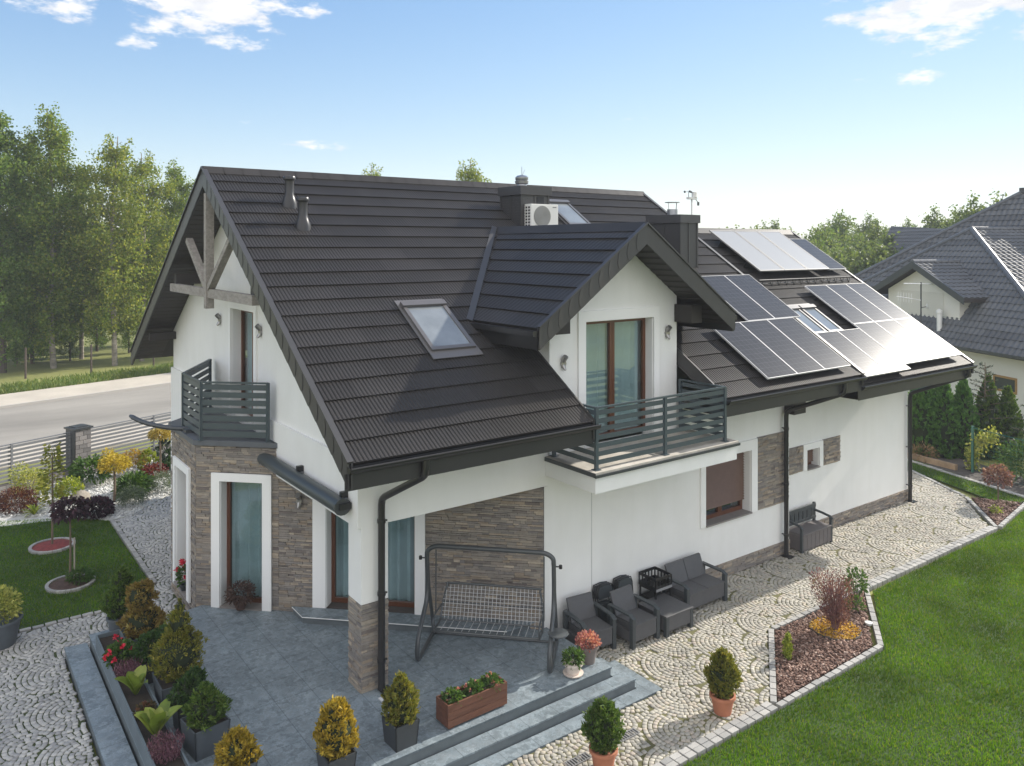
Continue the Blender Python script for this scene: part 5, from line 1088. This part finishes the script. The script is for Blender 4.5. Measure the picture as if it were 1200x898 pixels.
shrub('hosta', 'green and yellow leafy plants around the purple tree stem', (-2.85, 8.4, zl_+.05), 'plant', leafball(330, .24, .14, (0, 0, .1), (.08, .14), .5), GREENL)
shrub('shrub', 'dark red cushion shrub on the pale gravel at the left edge', (-3.55, 15.0, zl_), 'shrub', leafball(2200, .55, .38, (0, 0, .24), (.06, .11), .4), fol('red_maple_leaf', (.05, .016, .016), (.10, .03, .028), (.20, .10, .05)))
shrub('shrub', 'tall loose yellow-green variegated shrub by the street fence', (-3.1, 15.9, zl_), 'shrub', [leafball(1300, .48, .42, (0, 0, .45), (.06, .12), .4), leafball(300, .25, .3, (-.2, .2, .85), (.06, .1), .4)], VARI, [[(0, 0, 0), (-.15, .15, .8)], [(0, 0, 0), (.2, 0, .7)]])
shrub('daylily', 'bright green grassy clump on the white gravel', (-3.17, 14.22, zl_), 'plant', broad(26, .45, .05, 0, .8), LIME)
shrub('shrub', 'bushy yellow-green shrub beside the slim tree', (-2.2, 15.0, zl_), 'shrub', leafball(900, .36, .34, (0, 0, .36), (.06, .12), .5), LIME)
shrub('shrub', 'golden shrub left of the fence pillar foot', (-.75, 16.7, zl_), 'shrub', [leafball(800, .38, .32, (0, 0, .5), (.06, .11), .5), leafball(200, .2, .22, (-.2, 0, .85), (.05, .1), .5)], YELL)
shrub('shrub', 'dark green large-leaved shrub in front of the fence pillar', (-1.4, 16.6, zl_), 'shrub', leafball(800, .55, .42, (0, 0, .42), (.12, .2), .45), GREENL)
standard('globe_tree', 'low standard tree with a golden round crown above a thick stem', (-1.14, 14.14, zl_), 1.0, .5, leafball(1100, .43, .23, (0, 0, 1.12), (.06, .11), .6), YELL, r=.045)
standard('globe_tree', 'taller golden standard tree near the house corner', (.53, 15.95, zl_), 1.25, .4, leafball(900, .33, .20, (0, 0, 1.42), (.06, .11), .6), fol('straw_leaf', (.26, .20, .05), (.42, .32, .09), (.55, .44, .16)), r=.04)
shrub('hosta', 'wide dark green strap-leaved clump in the middle of the gravel bed', (-.55, 14.6, zl_), 'shrub', [broad(60, .75, .09, 0, 1.0), leafball(900, .50, .30, (0, 0, .30), (.12, .2), .35)], GREENL)
shrub('shrub', 'blue-grey cushion shrub at the edge of the cobbles, the nearer one', (-.78, 13.55, zl_), 'shrub', leafball(2000, .40, .28, (0, 0, .24), (.04, .08), .3), BLUEL)
shrub('shrub', 'blue-grey cushion shrub nearest the house corner', (.25, 14.45, zl_), 'shrub', leafball(2000, .40, .32, (0, 0, .28), (.04, .08), .3), BLUEL)
shrub('heuchera', 'dark purple leafy clump at the lawn edge', (-1.78, 13.15, zl_), 'plant', leafball(700, .42, .26, (0, 0, .2), (.10, .16), .7), PURP)
shrub('daylily', 'small light green grassy clump behind the purple leaves', (-1.85, 14.0, zl_), 'plant', broad(20, .36, .05, 0, .8), LIME)
shrub('shrub', 'low crimson shrub under the taller golden tree', (.42, 16.2, zl_), 'shrub', leafball(900, .38, .22, (0, 0, .2), (.06, .1), .5), REDL)
shrub('shrub', 'orange-yellow feathery shrub behind the golden standard tree', (.0, 17.2, zl_), 'shrub', leafball(800, .40, .32, (0, 0, .42), (.06, .12), .4), fol('orange_leaf', (.25, .12, .02), (.38, .24, .03), (.42, .33, .06)))
shrub('conifer_shrub', 'light green dwarf conifer by the golden tree', (.35, 16.9, zl_), 'shrub', conifer([(0, 0, .36, .3, .4, .7)], 1800, (.06, .1)), LIME)
shrub('conifer_shrub', 'dark green spiky shrub beside the end of the street fence', (1.2, 17.6, zl_), 'shrub', conifer([(0, 0, .5, .45, .55, .7), (.4, -.3, .4, .35, .4, .7)], 2600, (.08, .14)), SPRUCE)
shrub('conifer_shrub', 'dark bushy shrub at the house corner beyond the cushions', (1.3, 16.4, zl_), 'shrub', conifer([(0, 0, .45, .5, .5, .6)], 2400, (.07, .13)), THUJAD)
t = thing('field_stone', 'rounded grey boulder in the gravel bed', 'boulder', (-1.95, 14.75, -.36)); g = MB(); g.lathe([(.2, 0), (.27, .1), (.24, .24), (.13, .33), (.02, .35)], (0, 0, 0), 11, .12); g.build('boulder', mat('boulder', (.28, .25, .21), .9, .3, 5, .5, 20), t, smooth=True)
# street fence : masonry pillar, slatted panels on a low brick plinth
FD = Vector((.925, .38, 0)); FN = Vector((-.38, .925, 0)); F0 = Vector((-1.55, 17.95, 0)); FZ = -.42
BRK = mat('grey_block', (.16, .15, .15), .85, .1, 4, .4, 40, island=[(0, (.12, .115, .115)), (1, (.24, .225, .22))])
FS = mat('fence_slat', (.17, .175, .185), .45, .05, 2)
def fblocks(mb, p, u, n, L, z0, z1, bl=.22, bh=.075):
    z = z0; k = 0
    while z < z1-.01:
        t_ = -(bl/2)*(k % 2)
        while t_ < L-.01:
            a, b = max(t_, 0), min(t_+bl, L); t_ += bl
            if b-a > .02: q = p+u*(a+.006); r_ = p+u*(b-.006); mb.prism([q+Vector((0, 0, z+.006)), r_+Vector((0, 0, z+.006)), r_+Vector((0, 0, min(z+bh, z1)-.006)), q+Vector((0, 0, min(z+bh, z1)-.006))], n*.012)
        z += bh; k += 1
t = thing('fence_pillar', 'grey block pillar with a flat dark cap in the street fence', 'pillar', (F0.x, F0.y, FZ)); hw = .26; ph = 1.62
g = MB(); g.prism([FD*a*hw+FN*b*hw for a, b in ((-1, -1), (1, -1), (1, 1), (-1, 1))], (0, 0, ph)); g.build('core', MORTAR, t); g = MB(); fblocks(g, -FD*hw-FN*hw, FD, -FN, 2*hw, 0, ph, .26, .14); fblocks(g, FD*hw-FN*hw, FN, FD, 2*hw, 0, ph, .26, .14); fblocks(g, FD*hw+FN*hw, -FD, FN, 2*hw, 0, ph, .26, .14); g.build('block', BRK, t)
g = MB(); g.prism([-FD*hw*1.02+FN*hw+Vector((0, 0, 0)), -FD*hw*1.02-FN*hw, -FD*hw*1.08-FN*hw, -FD*hw*1.08+FN*hw], (0, 0, ph)); g.build('side_cover', DGREY, t)
g = MB(); c_ = 1.22; g.prism([FD*a*hw*c_+FN*b*hw*c_+Vector((0, 0, ph)) for a, b in ((-1, -1), (1, -1), (1, 1), (-1, 1))], (0, 0, .05)); g.prism([FD*a*hw*.8+FN*b*hw*.8+Vector((0, 0, ph+.05)) for a, b in ((-1, -1), (1, -1), (1, 1), (-1, 1))], (0, 0, .03)); g.build('cap', DGREY, t)
def fence(label, s0, s1, nb):
    t = thing('slat_fence', label, 'fence', (F0.x+FD.x*s0, F0.y+FD.y*s0, FZ)); L = s1-s0
    g = MB(); g.prism([FN*-.11, FD*L+FN*-.11, FD*L+FN*.11, FN*.11], (0, 0, .34)); g.build('plinth_core', MORTAR, t); g = MB(); fblocks(g, FN*-.11, FD, -FN, L, 0, .34, .24, .11); fblocks(g, FN*.11, FD, FN, L, 0, .34, .24, .11); g.build('brick_plinth', BRK, t)
    for k in range(9):
        g = MB(); z = .44+k*.125; g.bar(Vector((0, 0, z)), FD*L+Vector((0, 0, z)), .025, .07); g.build('slat', FS, t)
    g = MB(); g.bar(Vector((0, 0, 1.53)), FD*L+Vector((0, 0, 1.53)), .05, .03); g.build('top_rail', FS, t)
    for k in range(nb+1): g = MB(); p = FD*(L*k/nb); g.bar(p+Vector((0, 0, .34))+FN*-.03, p+Vector((0, 0, 1.55))+FN*-.03, .06, .03, up=FN); g.build('post', mat('fence_post', (.16, .165, .175), .5), t)
fence('grey slatted metal fence left of the block pillar along the road', -7.6, -.28, 4); fence('grey slatted metal fence between the block pillar and the house corner', .28, 5.2, 2)
# ================================================================== RIGHT SIDE
def hedge_tree(label, x, y, h, r, m, n=11000):
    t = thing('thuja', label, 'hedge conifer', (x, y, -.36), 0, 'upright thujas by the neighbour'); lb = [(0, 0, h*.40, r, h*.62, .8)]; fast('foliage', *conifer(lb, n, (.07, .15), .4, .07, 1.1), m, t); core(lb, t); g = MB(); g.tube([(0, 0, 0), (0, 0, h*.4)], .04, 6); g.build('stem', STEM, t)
HG = fol('hedge_green', (.05, .13, .028), (.085, .19, .042), (.13, .25, .06))
for lab, px, dd, h, r in (('big upright thuja nearest the garage corner', 1081, 29.0, 2.55, .60), ('big upright thuja, second from the garage corner', 1104, 28.8, 2.5, .58), ('slimmer upright thuja left of the green fence end', 1129, 28.6, 2.35, .46), ('bright small thuja behind the green fence, left one', 1158, 28.8, 2.35, .5), ('bright small thuja behind the green fence, right one', 1181, 28.6, 2.05, .46)):
    k = (px-600)/935*dd; hedge_tree(lab, CAMP[0]+FW[0]*dd+RT[0]*k, CAMP[1]+FW[1]*dd+RT[1]*k, h+.35, r, HG if 'big' in lab or 'slim' in lab else THUJA)
MESHG = mat('green_mesh', (.02, .10, .075), .5); A0 = Vector((22.55, .55, -.36)); A1 = Vector((20.6, -5.5, -.36)); dA = (A1-A0); LA = dA.length; dA.normalize()
MF = thing('mesh_fence', 'green metal mesh fence with green posts overgrown by climbers', 'fence', A0)
g = MB()
for k in range(int(LA/.2)): g.tube([dA*(k*.2)+Vector((0, 0, .1)), dA*(k*.2)+Vector((0, 0, 1.5))], .0035, 4)
for k in range(8): g.tube([Vector((0, 0, .1+k*.2)), dA*LA+Vector((0, 0, .1+k*.2))], .0045 if k < 7 else .012, 4)
g.build('wire_mesh', MESHG, MF)
for k in range(3): p = dA*(k*2.5); g = MB(); g.box((p.x-.035, p.y-.035, 0), (p.x+.035, p.y+.035, 1.56)); g.build('post', MESHG, MF)
t = thing('climber', 'cream and green leafed climbing plant arched over the green mesh fence', 'climbing plant', (A0.x+.1, A0.y-.9, -.36)); th = RNG.uniform(-.2, 1.5, 800); q = RNG.normal(1.05, .12, 800); P = np.stack([.1+RNG.normal(0, .1, 800)+dA.x*(.9-q*np.cos(th)), dA.y*(.9-q*np.cos(th))+.9, .25+q*np.sin(th)*1.05], 1); fast('foliage', *leaf_arrays(P, RNG.normal(0, 1, (800, 3)), RNG.uniform(.08, .15, 800), .08), VARI, t)
shrub('shrub', 'dense dark green shrub behind the green mesh fence', (22.9, -1.0, -.36), 'shrub', [leafball(1600, .9, .7, (0, 0, .62), (.09, .16), .5), leafball(900, .7, .6, (-.5, -1.3, .6), (.09, .16), .5)], GREENL)
shrub('shrub', 'dry brown twiggy shrub below the big thujas', (22.75, 2.3, -.36), 'shrub', leafball(420, .45, .3, (0, 0, .28), (.08, .15), .2), fol('dry_twig', (.16, .10, .05), (.26, .17, .09), (.34, .24, .14)))
shrub('shrub', 'yellow leafy branch beside the garage downpipe', (22.1, 4.2, -.36), 'shrub', leafball(500, .55, 1.1, (0, 0, 2.0), (.09, .15), .6), YELL, [[(0, 0, 0), (0, .05, 2.4)]])
t = struct(MB().prism([(23.3, 5.2, -.36), (22.55, 2.6, -.36), (22.3, 1.0, -.36), (22.42, .97, -.36), (22.67, 2.57, -.36), (23.42, 5.17, -.36)], (0, 0, .2)).build('retaining_edge', mat('tan_board', (.28, .20, .13), .9, .3, 4)))
def spruce(label, x, y, h):
    t = thing('spruce', label, 'spruce', (x, y, -.36)); g = MB(); g.tube([(0, 0, 0), (0, 0, h)], [.07, .01], 6); arrs = []
    for i in range(46):
        z = h*(.12+.86*(i/46)); a = i*2.4; L = (h-z)*.42+.12; d = Vector((math.cos(a), math.sin(a), .25)); g.tube([(0, 0, z), d*L+Vector((0, 0, z))], [.018, .004], 4)
        k = int(60*L)+10; s_ = RNG.uniform(.1, 1.02, k); P = np.array(d)[None]*(s_*L)[:, None]+np.array([0, 0, z]); D = RNG.normal(0, .6, (k, 3))+np.array(d)*.9+np.array([0, 0, .2]); arrs.append(leaf_arrays(P, D, RNG.uniform(.07, .14, k), .022))
    g.build('trunk', STEM, t); fast('foliage', *merge(arrs), SPRUCE, t)
spruce('open blue-green spruce in front of the neighbour\'s white wall', 25.0, 1.2, 3.4); spruce('blue-green spruce at the right edge by the neighbour\'s wall', 24.2, -1.0, 3.3)
# ---------------- neighbour's house
NB = thing('neighbour_house', 'neighbouring house with grey-blue tiled hipped roof and small gabled dormer', 'house', (28.9, -.5, 0)); NO = Vector((28.9, -.5, 0))
na = Vector((.428, .904, 0)); nb = Vector((.904, -.428, 0)); ZE = 2.7; TNB = mat('blue_grey_tile', (.075, .085, .10), .55, .1, 1, .1, 30, spec=.25, island=[(0, (.082, .085, .09)), (.5, (.10, .104, .11)), (1, (.12, .124, .13))])
NW = mat('cream_wall', (.68, .66, .60), .9, .06, .5)
def np_(a, b, z): return na*a+nb*b+Vector((0, 0, z))
def ntile(poly): return tile_poly('roof', poly, NB, TNB, .30, .36, .06, .05, 3.0, 'wave')
AP = np_(10.2, 4.2, 8.05); RE = np_(10.2, 14, 8.05); E0, E1, E2, E3 = np_(0, 0, ZE), np_(20.3, 0, ZE), np_(20.3, 18.2, ZE), np_(0, 18.2, ZE)
ntile([E0, E1, AP]); ntile([E0, E3, RE, AP]); 
g = MB(); g.prism([E1, AP, RE, E2], (0, 0, -.1)); g.prism([E2, E3, RE], (0, 0, -.1)); g.build('roof', TNB, NB)
HIPC = mat('hip_tile', (.10, .105, .115), .5, .1, 2)
def hip(a, b, r=.13):
    d = b-a; n = int(d.length/.38); g = MB()
    for i in range(n): p = a+d*(i/n); q = a+d*((i+1.08)/n); g.tube([p+Vector((0, 0, .03)), q+Vector((0, 0, .045))], [r*1.08, r*.92], 8)
    g.build('hip_tile', HIPC, NB)
hip(E0, AP); hip(E1, AP); hip(AP, RE)
# taller roof behind
BP_ = np_(11.6, 8.4, 10.0); B0, B1 = np_(1.0, 2.2, 4.6), np_(21.5, .6, ZE); B0 = np_(-.5, 7.2, 4.2)
ntile([B0, np_(22.2, .3, ZE), BP_]); hip(np_(22.2, .3, ZE), BP_); g = MB(); g.prism([B0, BP_, np_(11.6, 16, 10.0), np_(-.5, 16, 4.2)], (0, 0, -.1)); g.prism([np_(22.2, .3, ZE), np_(22.2, 18, ZE), np_(11.6, 16, 10.0), BP_], (0, 0, -.1)); g.build('roof', TNB, NB)
g = MB(); p = np_(11.6, 9.2, 0); g.box((p.x-.5, p.y-.5, 9.2), (p.x+.5, p.y+.5, 10.35)); o = g.build('chimney', MATS['chimney_sheet'], NB); g = MB(); g.lathe([(.1, 10.35), (.2, 10.6), (.05, 10.75)], (p.x, p.y, 0), 10); g.tube([(p.x, p.y, 10.7), (p.x, p.y, 11.4)], .02, 5); g.build('chimney_cowl', MATS['cowl_steel'], o)
# wing beyond
def wq(px, d, z): k = (px-600)/935*d; return Vector((CAMP[0]+FW[0]*d+RT[0]*k, CAMP[1]+FW[1]*d+RT[1]*k, z))-NO
def wp(px, py, d): k = (px-600)/935*d; return Vector((CAMP[0]+FW[0]*d+RT[0]*k, CAMP[1]+FW[1]*d+RT[1]*k, 7.2+(289-py)/935*d))-NO
ntile([wq(1016, 62, 4.75), wq(1160, 48, 4.75), wq(1150, 54, 8.25), wq(1050, 66, 8.45)]); g = MB(); a, b = wq(1021, 62.6, 4.7), wq(1160, 49, 4.7); g.prism([a, b, Vector((b.x, b.y, -.4)), Vector((a.x, a.y, -.4))], (2, 3, 0)); g.build('wall', NW, NB)
# walls under the eaves, window
def nwall(a0, a1, b0, b1, z0, z1): g.prism([np_(a0, b0, z0), np_(a1, b0, z0), np_(a1, b1, z0), np_(a0, b1, z0)], (0, 0, z1-z0))
g = MB(); nwall(.7, 19.6, .7, 1.0, -.42, ZE-.05); nwall(.7, 1.0, 1.0, 17.4, -.42, ZE-.05); nwall(19.3, 19.6, 1.0, 17.4, -.42, ZE-.05); g.build('wall', NW, NB)
g = MB(); g.prism([E0+Vector((0, 0, -.12)), E1+Vector((0, 0, -.12)), np_(20.3, .8, ZE-.12), np_(0, .8, ZE-.12)], (0, 0, .05)); g.prism([E0+Vector((0, 0, -.10)), E1+Vector((0, 0, -.10)), np_(20.3, -.1, ZE-.05), np_(0, -.1, ZE-.05)], (0, 0, .10)); g.build('eave', DGREY, NB)
def nwin(a0, a1, z0, z1, b=.7, m=None):
    f = MB(); w_ = .09; o_ = b-.03
    def bx(p0, p1, q0, q1): f.prism([np_(p0, o_, q0), np_(p1, o_, q0), np_(p1, o_, q1), np_(p0, o_, q1)], nb*.06)
    bx(a0, a0+w_, z0, z1); bx(a1-w_, a1, z0, z1); bx(a0+w_, a1-w_, z0, z0+w_); bx(a0+w_, a1-w_, z1-w_, z1); F_ = f.build('window', m or mat('golden_frame', (.34, .20, .07), .5), NB)
    h = MB(); h.prism([np_(a0+w_, b-.008, z0+w_), np_(a1-w_, b-.008, z0+w_), np_(a1-w_, b-.008, z1-w_), np_(a0+w_, b-.008, z1-w_)], nb*.004); h.build('glass', mat('dark_pane', (.03, .04, .05), .06), F_)
WPOS = 0
def px_on_face(px, py, b):      # measuring aid: which (a, z) of the plane nb = b is seen at a photo pixel
    u = (px-600)/935; d = Vector((FW[0]+RT[0]*u, FW[1]+RT[1]*u, (289-py)/935)); c = Vector(CAMP)-NO; k = (b-c.dot(nb))/d.dot(nb); p = c+d*k; return p.dot(na), p.z
nwin(3.68, 4.95, 1.0, 1.68)
# gabled dormer on the hip face
DA, DB0, DBK = 9.6, .85, 4.0; dzr, dze, hwd = 6.40, 4.85, 3.3
for s in (-1, 1):
    q = [np_(DA+s*hwd, DB0-.5, dze), np_(DA+s*hwd, 1.9, dze), np_(DA, 3.4, dzr), np_(DA, DB0-.5, dzr)]
    ntile(q); g = MB(); g.prism(q, (0, 0, -.18)); g.build('dormer_underside', SOFFIT, NB)
    g = MB(); g.prism([np_(DA, DB0-.54, dzr+.08), np_(DA+s*(hwd+.05), DB0-.54, dze+.06), np_(DA+s*(hwd+.05), DB0-.54, dze-.26), np_(DA, DB0-.54, dzr-.26)], nb*.05); g.build('dormer_verge', DGREY, NB)
hip(np_(DA, DB0-.5, dzr), np_(DA, 3.4, dzr), .12)
g = MB(); g.prism([np_(DA-2.5, DB0, 3.3), np_(DA+2.5, DB0, 3.3), np_(DA+2.5, DB0, 5.0), np_(DA, DB0, 6.15), np_(DA-2.5, DB0, 5.0)], nb*2.0); g.build('dormer_wall', NW, NB)
g = MB(); g.prism([np_(DA-1.5, DB0-.02, 3.75), np_(DA+1.5, DB0-.02, 3.75), np_(DA+1.5, DB0-.02, 5.0), np_(DA-1.5, DB0-.02, 5.0)], nb*.015); g.build('dormer_panel', mat('cream_panel', (.60, .58, .52), .8), NB)
# antenna mast on the neighbour's roof edge
AN = thing('antenna_mast', 'grey antenna mast with aerials and a small dish before the neighbour\'s dormer', 'antenna', (0, 0, 0)); p = NO+np_(8.45, -.1, 0); AN.location = (p.x, p.y, 2.75)
g = MB(); g.tube([(0, 0, -.3), (0, 0, 2.75)], .035, 8); g.build('mast', DGREY, AN)
g = MB(); d1 = Vector((.9, -.44, 0)); g.tube([-d1*.9+Vector((0, 0, 2.7)), d1*.9+Vector((0, 0, 2.66))], .03, 6)
for k in range(9): q = d1*(-.8+k*.2)+Vector((0, 0, 2.68)); g.tube([q-Vector((.44, .9, 0))*.18, q+Vector((.44, .9, 0))*.18], .012, 4)
g.tube([Vector((0, 0, 1.9)), -d1*1.3+Vector((0, 0, 2.1))], .025, 6)
for k in range(6): q = -d1*(.5+k*.14)+Vector((0, 0, 2.0+k*.02)); g.tube([q-Vector((0, 0, .22)), q+Vector((0, 0, .22))], .012, 4)
g.build('aerial', STEELW, AN); g = MB(); g.lathe([(.02, -.04), (.14, .02), (.16, .05)], (0, 0, 0), 14); o = g.build('dish', STEELW, AN); o.location = (.25, -.15, 1.6); o.rotation_euler = (R(80), 0, R(20)); g = MB(); g.tube([(0, 0, 1.55), (.25, -.15, 1.6)], .02, 5); g.build('dish_arm', DGREY, AN)
t = thing('vent_pipe', 'pale roof vent pipe with rounded cap on the neighbour\'s roof below the dormer', 'vent pipe', NO+np_(7.9, .45, 3.15)); g = MB(); g.lathe([(.12, 0), (.12, .9), (.15, .92), (.14, 1.05), (.04, 1.12)], (0, 0, 0), 12); g.build('pipe', STEELW, t, smooth=True)

# ================================================================== TREES
BIRCHB = mat('pale_bark', (.26, .23, .19), .9, .5, 2, .4, 12, stretch=(1, 1, 3)); DARKB = mat('dark_bark', (.09, .07, .055), .95, .4, 3, .5, 12)
LF = [fol('birch_leaf', (.085, .15, .024), (.15, .225, .036), (.26, .28, .055), .45), fol('poplar_leaf', (.075, .135, .03), (.13, .20, .042), (.21, .25, .06), .42), fol('alder_leaf', (.07, .13, .026), (.115, .19, .036), (.19, .24, .055), .42), fol('autumn_birch_leaf', (.11, .17, .03), (.19, .245, .042), (.32, .32, .065), .45), fol('far_leaf', (.085, .13, .048), (.135, .185, .065), (.20, .24, .09), .42)]
def tree(name, label, loc, h, wd, nl, lm, bm, base=.16, leaf=(.12, .23), grp=None, droop=.25, gap=.35, cat='tree', limbs=34):
    t = thing(name, label, cat, loc, RNG.uniform(0, 6), grp); g = MB(); lean = RNG.normal(0, .02, 2); tr = [Vector((lean[0]*z*z/h+.12*math.sin(z*.5+lean[1]*50), lean[1]*z*z/h+.12*math.cos(z*.4), z)) for z in np.linspace(0, h, 9)]
    r0 = h*.011; g.tube(tr, [r0*(1-.9*i/8)+.01 for i in range(9)], 8); tips = []
    for i in range(limbs):
        f = base+(1-base)*((i+RNG.random())/limbs)**.9; f = min(f, .97); k = f*8; a0 = tr[int(k)].lerp(tr[min(int(k)+1, 8)], k % 1); prof = math.sin(PI*min(1, (f-base)/(1-base)*.86+.14))**.7
        L = wd*prof*RNG.uniform(.55, 1.15); a = i*2.4+RNG.uniform(-.5, .5); up = RNG.uniform(.35, .9); d = Vector((math.cos(a), math.sin(a), up)).normalized()
        q = [a0, a0+d*L*.5+Vector((0, 0, .05*L)), a0+d*L+Vector((0, 0, -.10*L))]; g.tube(q, [max(.012, r0*.35*(1-f)+.012), .012, .005], 5); tips.append((q, L))
        for _ in range(2):
            s = RNG.uniform(.35, .8); b0 = q[0].lerp(q[2], s); dd = (d+Vector(RNG.normal(0, .55, 3))).normalized(); q2 = [b0, b0+dd*L*.3, b0+dd*L*.5]; g.tube(q2, [.012, .008, .004], 4); tips.append((q2, L*.5))
    g.build('trunk', bm, t); tot = sum(x[1] for x in tips); arrs = []
    for q, L in tips:
        k = int(nl*L/tot*RNG.uniform(1-gap, 1+gap)); 
        if k < 3: continue
        s = RNG.uniform(.15, 1.08, k); c = np.array(q[0])[None]+(np.array(q[2])-np.array(q[0]))[None]*s[:, None]; ncl = max(2, int(L*3)); cl_ = RNG.normal(0, .20+.14*L, (ncl, 3))[RNG.integers(0, ncl, k)]
        P = c+cl_+RNG.normal(0, .13+.035*L, (k, 3)); P[:, 2] -= np.abs(RNG.normal(0, droop, k)); D = RNG.normal(0, 1, (k, 3))+np.array([0, 0, -.4]); Ls = RNG.uniform(*leaf, k); arrs.append(leaf_arrays(P, D, Ls, Ls*.62))
    fast('crown', *merge(arrs), lm, t); return t
def at(px, d): k = (px-600)/935*d; return (CAMP[0]+FW[0]*d+RT[0]*k, CAMP[1]+FW[1]*d+RT[1]*k, -.42)
def redo(src, label, loc, s, rz, grp=None, sz=None, cat=None):
    c = copy_tree(src); c.location = loc; c.scale = (s, s, sz or s); c.rotation_euler = (0, 0, rz); c['label'] = label
    if grp: c['group'] = grp
    return c
GB = 'tall trees across the road'
b1 = tree('birch_tree', 'tallest full birch across the road, second from the left edge', at(62, 50), 16.2, 2.7, 28000, LF[0], BIRCHB, .07, grp=GB)
b2 = tree('poplar_tree', 'slender loosely leafed tree across the road with sky showing through its top', at(132, 51), 14.6, 2.5, 18000, LF[3], BIRCHB, .15, grp=GB, gap=.6)
b3 = tree('alder_tree', 'dense dark green tree cut by the left edge of the picture', at(2, 48), 15.8, 3.0, 28000, LF[2], DARKB, .05, grp=GB)
redo(b2, 'thin pale tree between the birch and the loosely leafed tree', at(98, 54), .90, 2.0, GB); redo(b1, 'yellowish birch at the right end of the row, partly behind the house gable', at(205, 56), .83, 4.0, GB)
redo(b2, 'sparse tree with yellow leaves standing close to the house gable', at(168, 53), .95, 1.1, GB); redo(b3, 'lower bushy tree under the tallest birch', at(40, 52), .72, 2.7, GB); redo(b1, 'green birch between the left edge tree and the tallest birch', at(32, 54), .9, .6, GB)
redo(b3, 'low dense tree filling the gap beneath the slender trees', at(112, 58), .58, 5.1, GB); redo(b3, 'low dense tree next to the gable beyond the road', at(180, 62), .60, 3.3, GB); redo(b1, 'broad birch half outside the left edge', at(-30, 52), .95, 3.9, GB)
for px, d, sc, lab in ((18, 52, .40, 'low leafy sapling at the foot of the left edge tree'), (52, 56, .46, 'low sapling behind the foot of the tallest birch'), (82, 53, .36, 'small sapling right of the tallest birch foot'), (118, 60, .44, 'low sapling beyond the post right of the birch'), (150, 57, .42, 'low sapling left of the gable beyond the road'), (68, 62, .5, 'low tree in the gap behind the birch trunks')):
    redo(b3, lab, at(px, d), sc, px, GB)
redo(b2, 'tree top showing just above the house ridge left of the chimney', at(556, 60), .96, 3.1, 'tree tops above the ridge'); redo(b2, 'small tree top above the house ridge, the left one', at(433, 62), .95, .4, 'tree tops above the ridge')
f1 = tree('forest_tree', 'deciduous tree of the wood behind the garage and the neighbour', at(905, 95), 10.5, 3.4, 5200, LF[4], DARKB, .08, (.22, .42), 'trees of the far wood', .3, limbs=26)
f2 = tree('forest_tree', 'deciduous tree of the wood behind the garage and the neighbour', at(985, 92), 11.5, 2.7, 4600, LF[1], DARKB, .10, (.22, .42), 'trees of the far wood', .3, limbs=26)
f3 = tree('pointed_tree', 'conifer-like pointed tree of the wood behind the garage', at(1020, 100), 11.5, 2.2, 4600, LF[4], DARKB, .06, (.22, .4), 'trees of the far wood', .3, limbs=30)
rw = random.Random(5); FL = 'deciduous tree of the wood behind the garage and the neighbour'
for i in range(84):
    px = 862+i*4.5+rw.uniform(-8, 8); d = rw.choice((62, 72, 86, 100))+rw.uniform(-6, 6); s = (.58+.0040*d)*rw.uniform(.76, 1.02); src = rw.choice((f1, f1, f2, f3))
    c = redo(src, src['label'], at(px, d), s, rw.uniform(0, 6), 'trees of the far wood', s*rw.uniform(.85, 1.0))
for px, d, s in ((1142, 70, 1.03), (1128, 74, .97), (1178, 68, 1.04), (1095, 78, .98)): redo(f3, 'pointed tree rising above the neighbour\'s roof ridge', at(px, d), s, px, 'trees above the neighbour')
redo(f1, 'yellow-green low tree at the near edge of the wood beside the garage roof', at(992, 66), .72, 2.2)
for i in range(26):
    d = rw.choice((95, 110, 125))+rw.uniform(-6, 6); redo(rw.choice((f1, f2)), 'tree of the dim wood far across the meadow on the left', at(-60+i*13+rw.uniform(-5, 5), d), rw.uniform(.8, 1.15), rw.uniform(0, 6), 'trees far across the meadow')
for i in range(70):
    d = rw.uniform(190, 330); redo(rw.choice((f1, f2)), 'tree of the hazy tree line on the horizon', at(-120+i*20+rw.uniform(-8, 8), d), rw.uniform(.85, 1.0), rw.uniform(0, 6), 'horizon tree line')
for px, d in ((107, 47.5), (30, 46), (180, 50)):
    t = thing('fence_post', 'short dark wooden post beyond the roadside grass, '+{107: 'right of the birch trunk', 30: 'leftmost', 180: 'nearest the house'}[px], 'post', at(px, d), 0, 'field fence posts'); g = MB(); g.tube([(0, 0, 0), (0, 0, 1.75)], [.06, .05], 8); g.lathe([(.055, 1.75), (.02, 1.79)], (0, 0, 0), 8); g.build('post', DARKB, t)
SC.render.engine = 'CYCLES'
SC.cycles.max_bounces = 8; SC.cycles.transparent_max_bounces = 12; SC.cycles.caustics_reflective = False; SC.cycles.caustics_refractive = False

# thin autumn haze over the whole place
HZ = bpy.data.materials.new('haze_air'); HZ.use_nodes = True; t = NT(HZ.node_tree); t.n.clear(); pv = t.new('ShaderNodeVolumePrincipled'); pv.inputs['Color'].default_value = (.86, .92, 1, 1); pv.inputs['Density'].default_value = .0008; t.l.new(pv.outputs[0], t.new('ShaderNodeOutputMaterial').inputs['Volume'])
hz = MB(); hz.box((-450, -70, -1.5), (570, 480, 20)); struct(hz.build('haze', HZ), 'stuff')
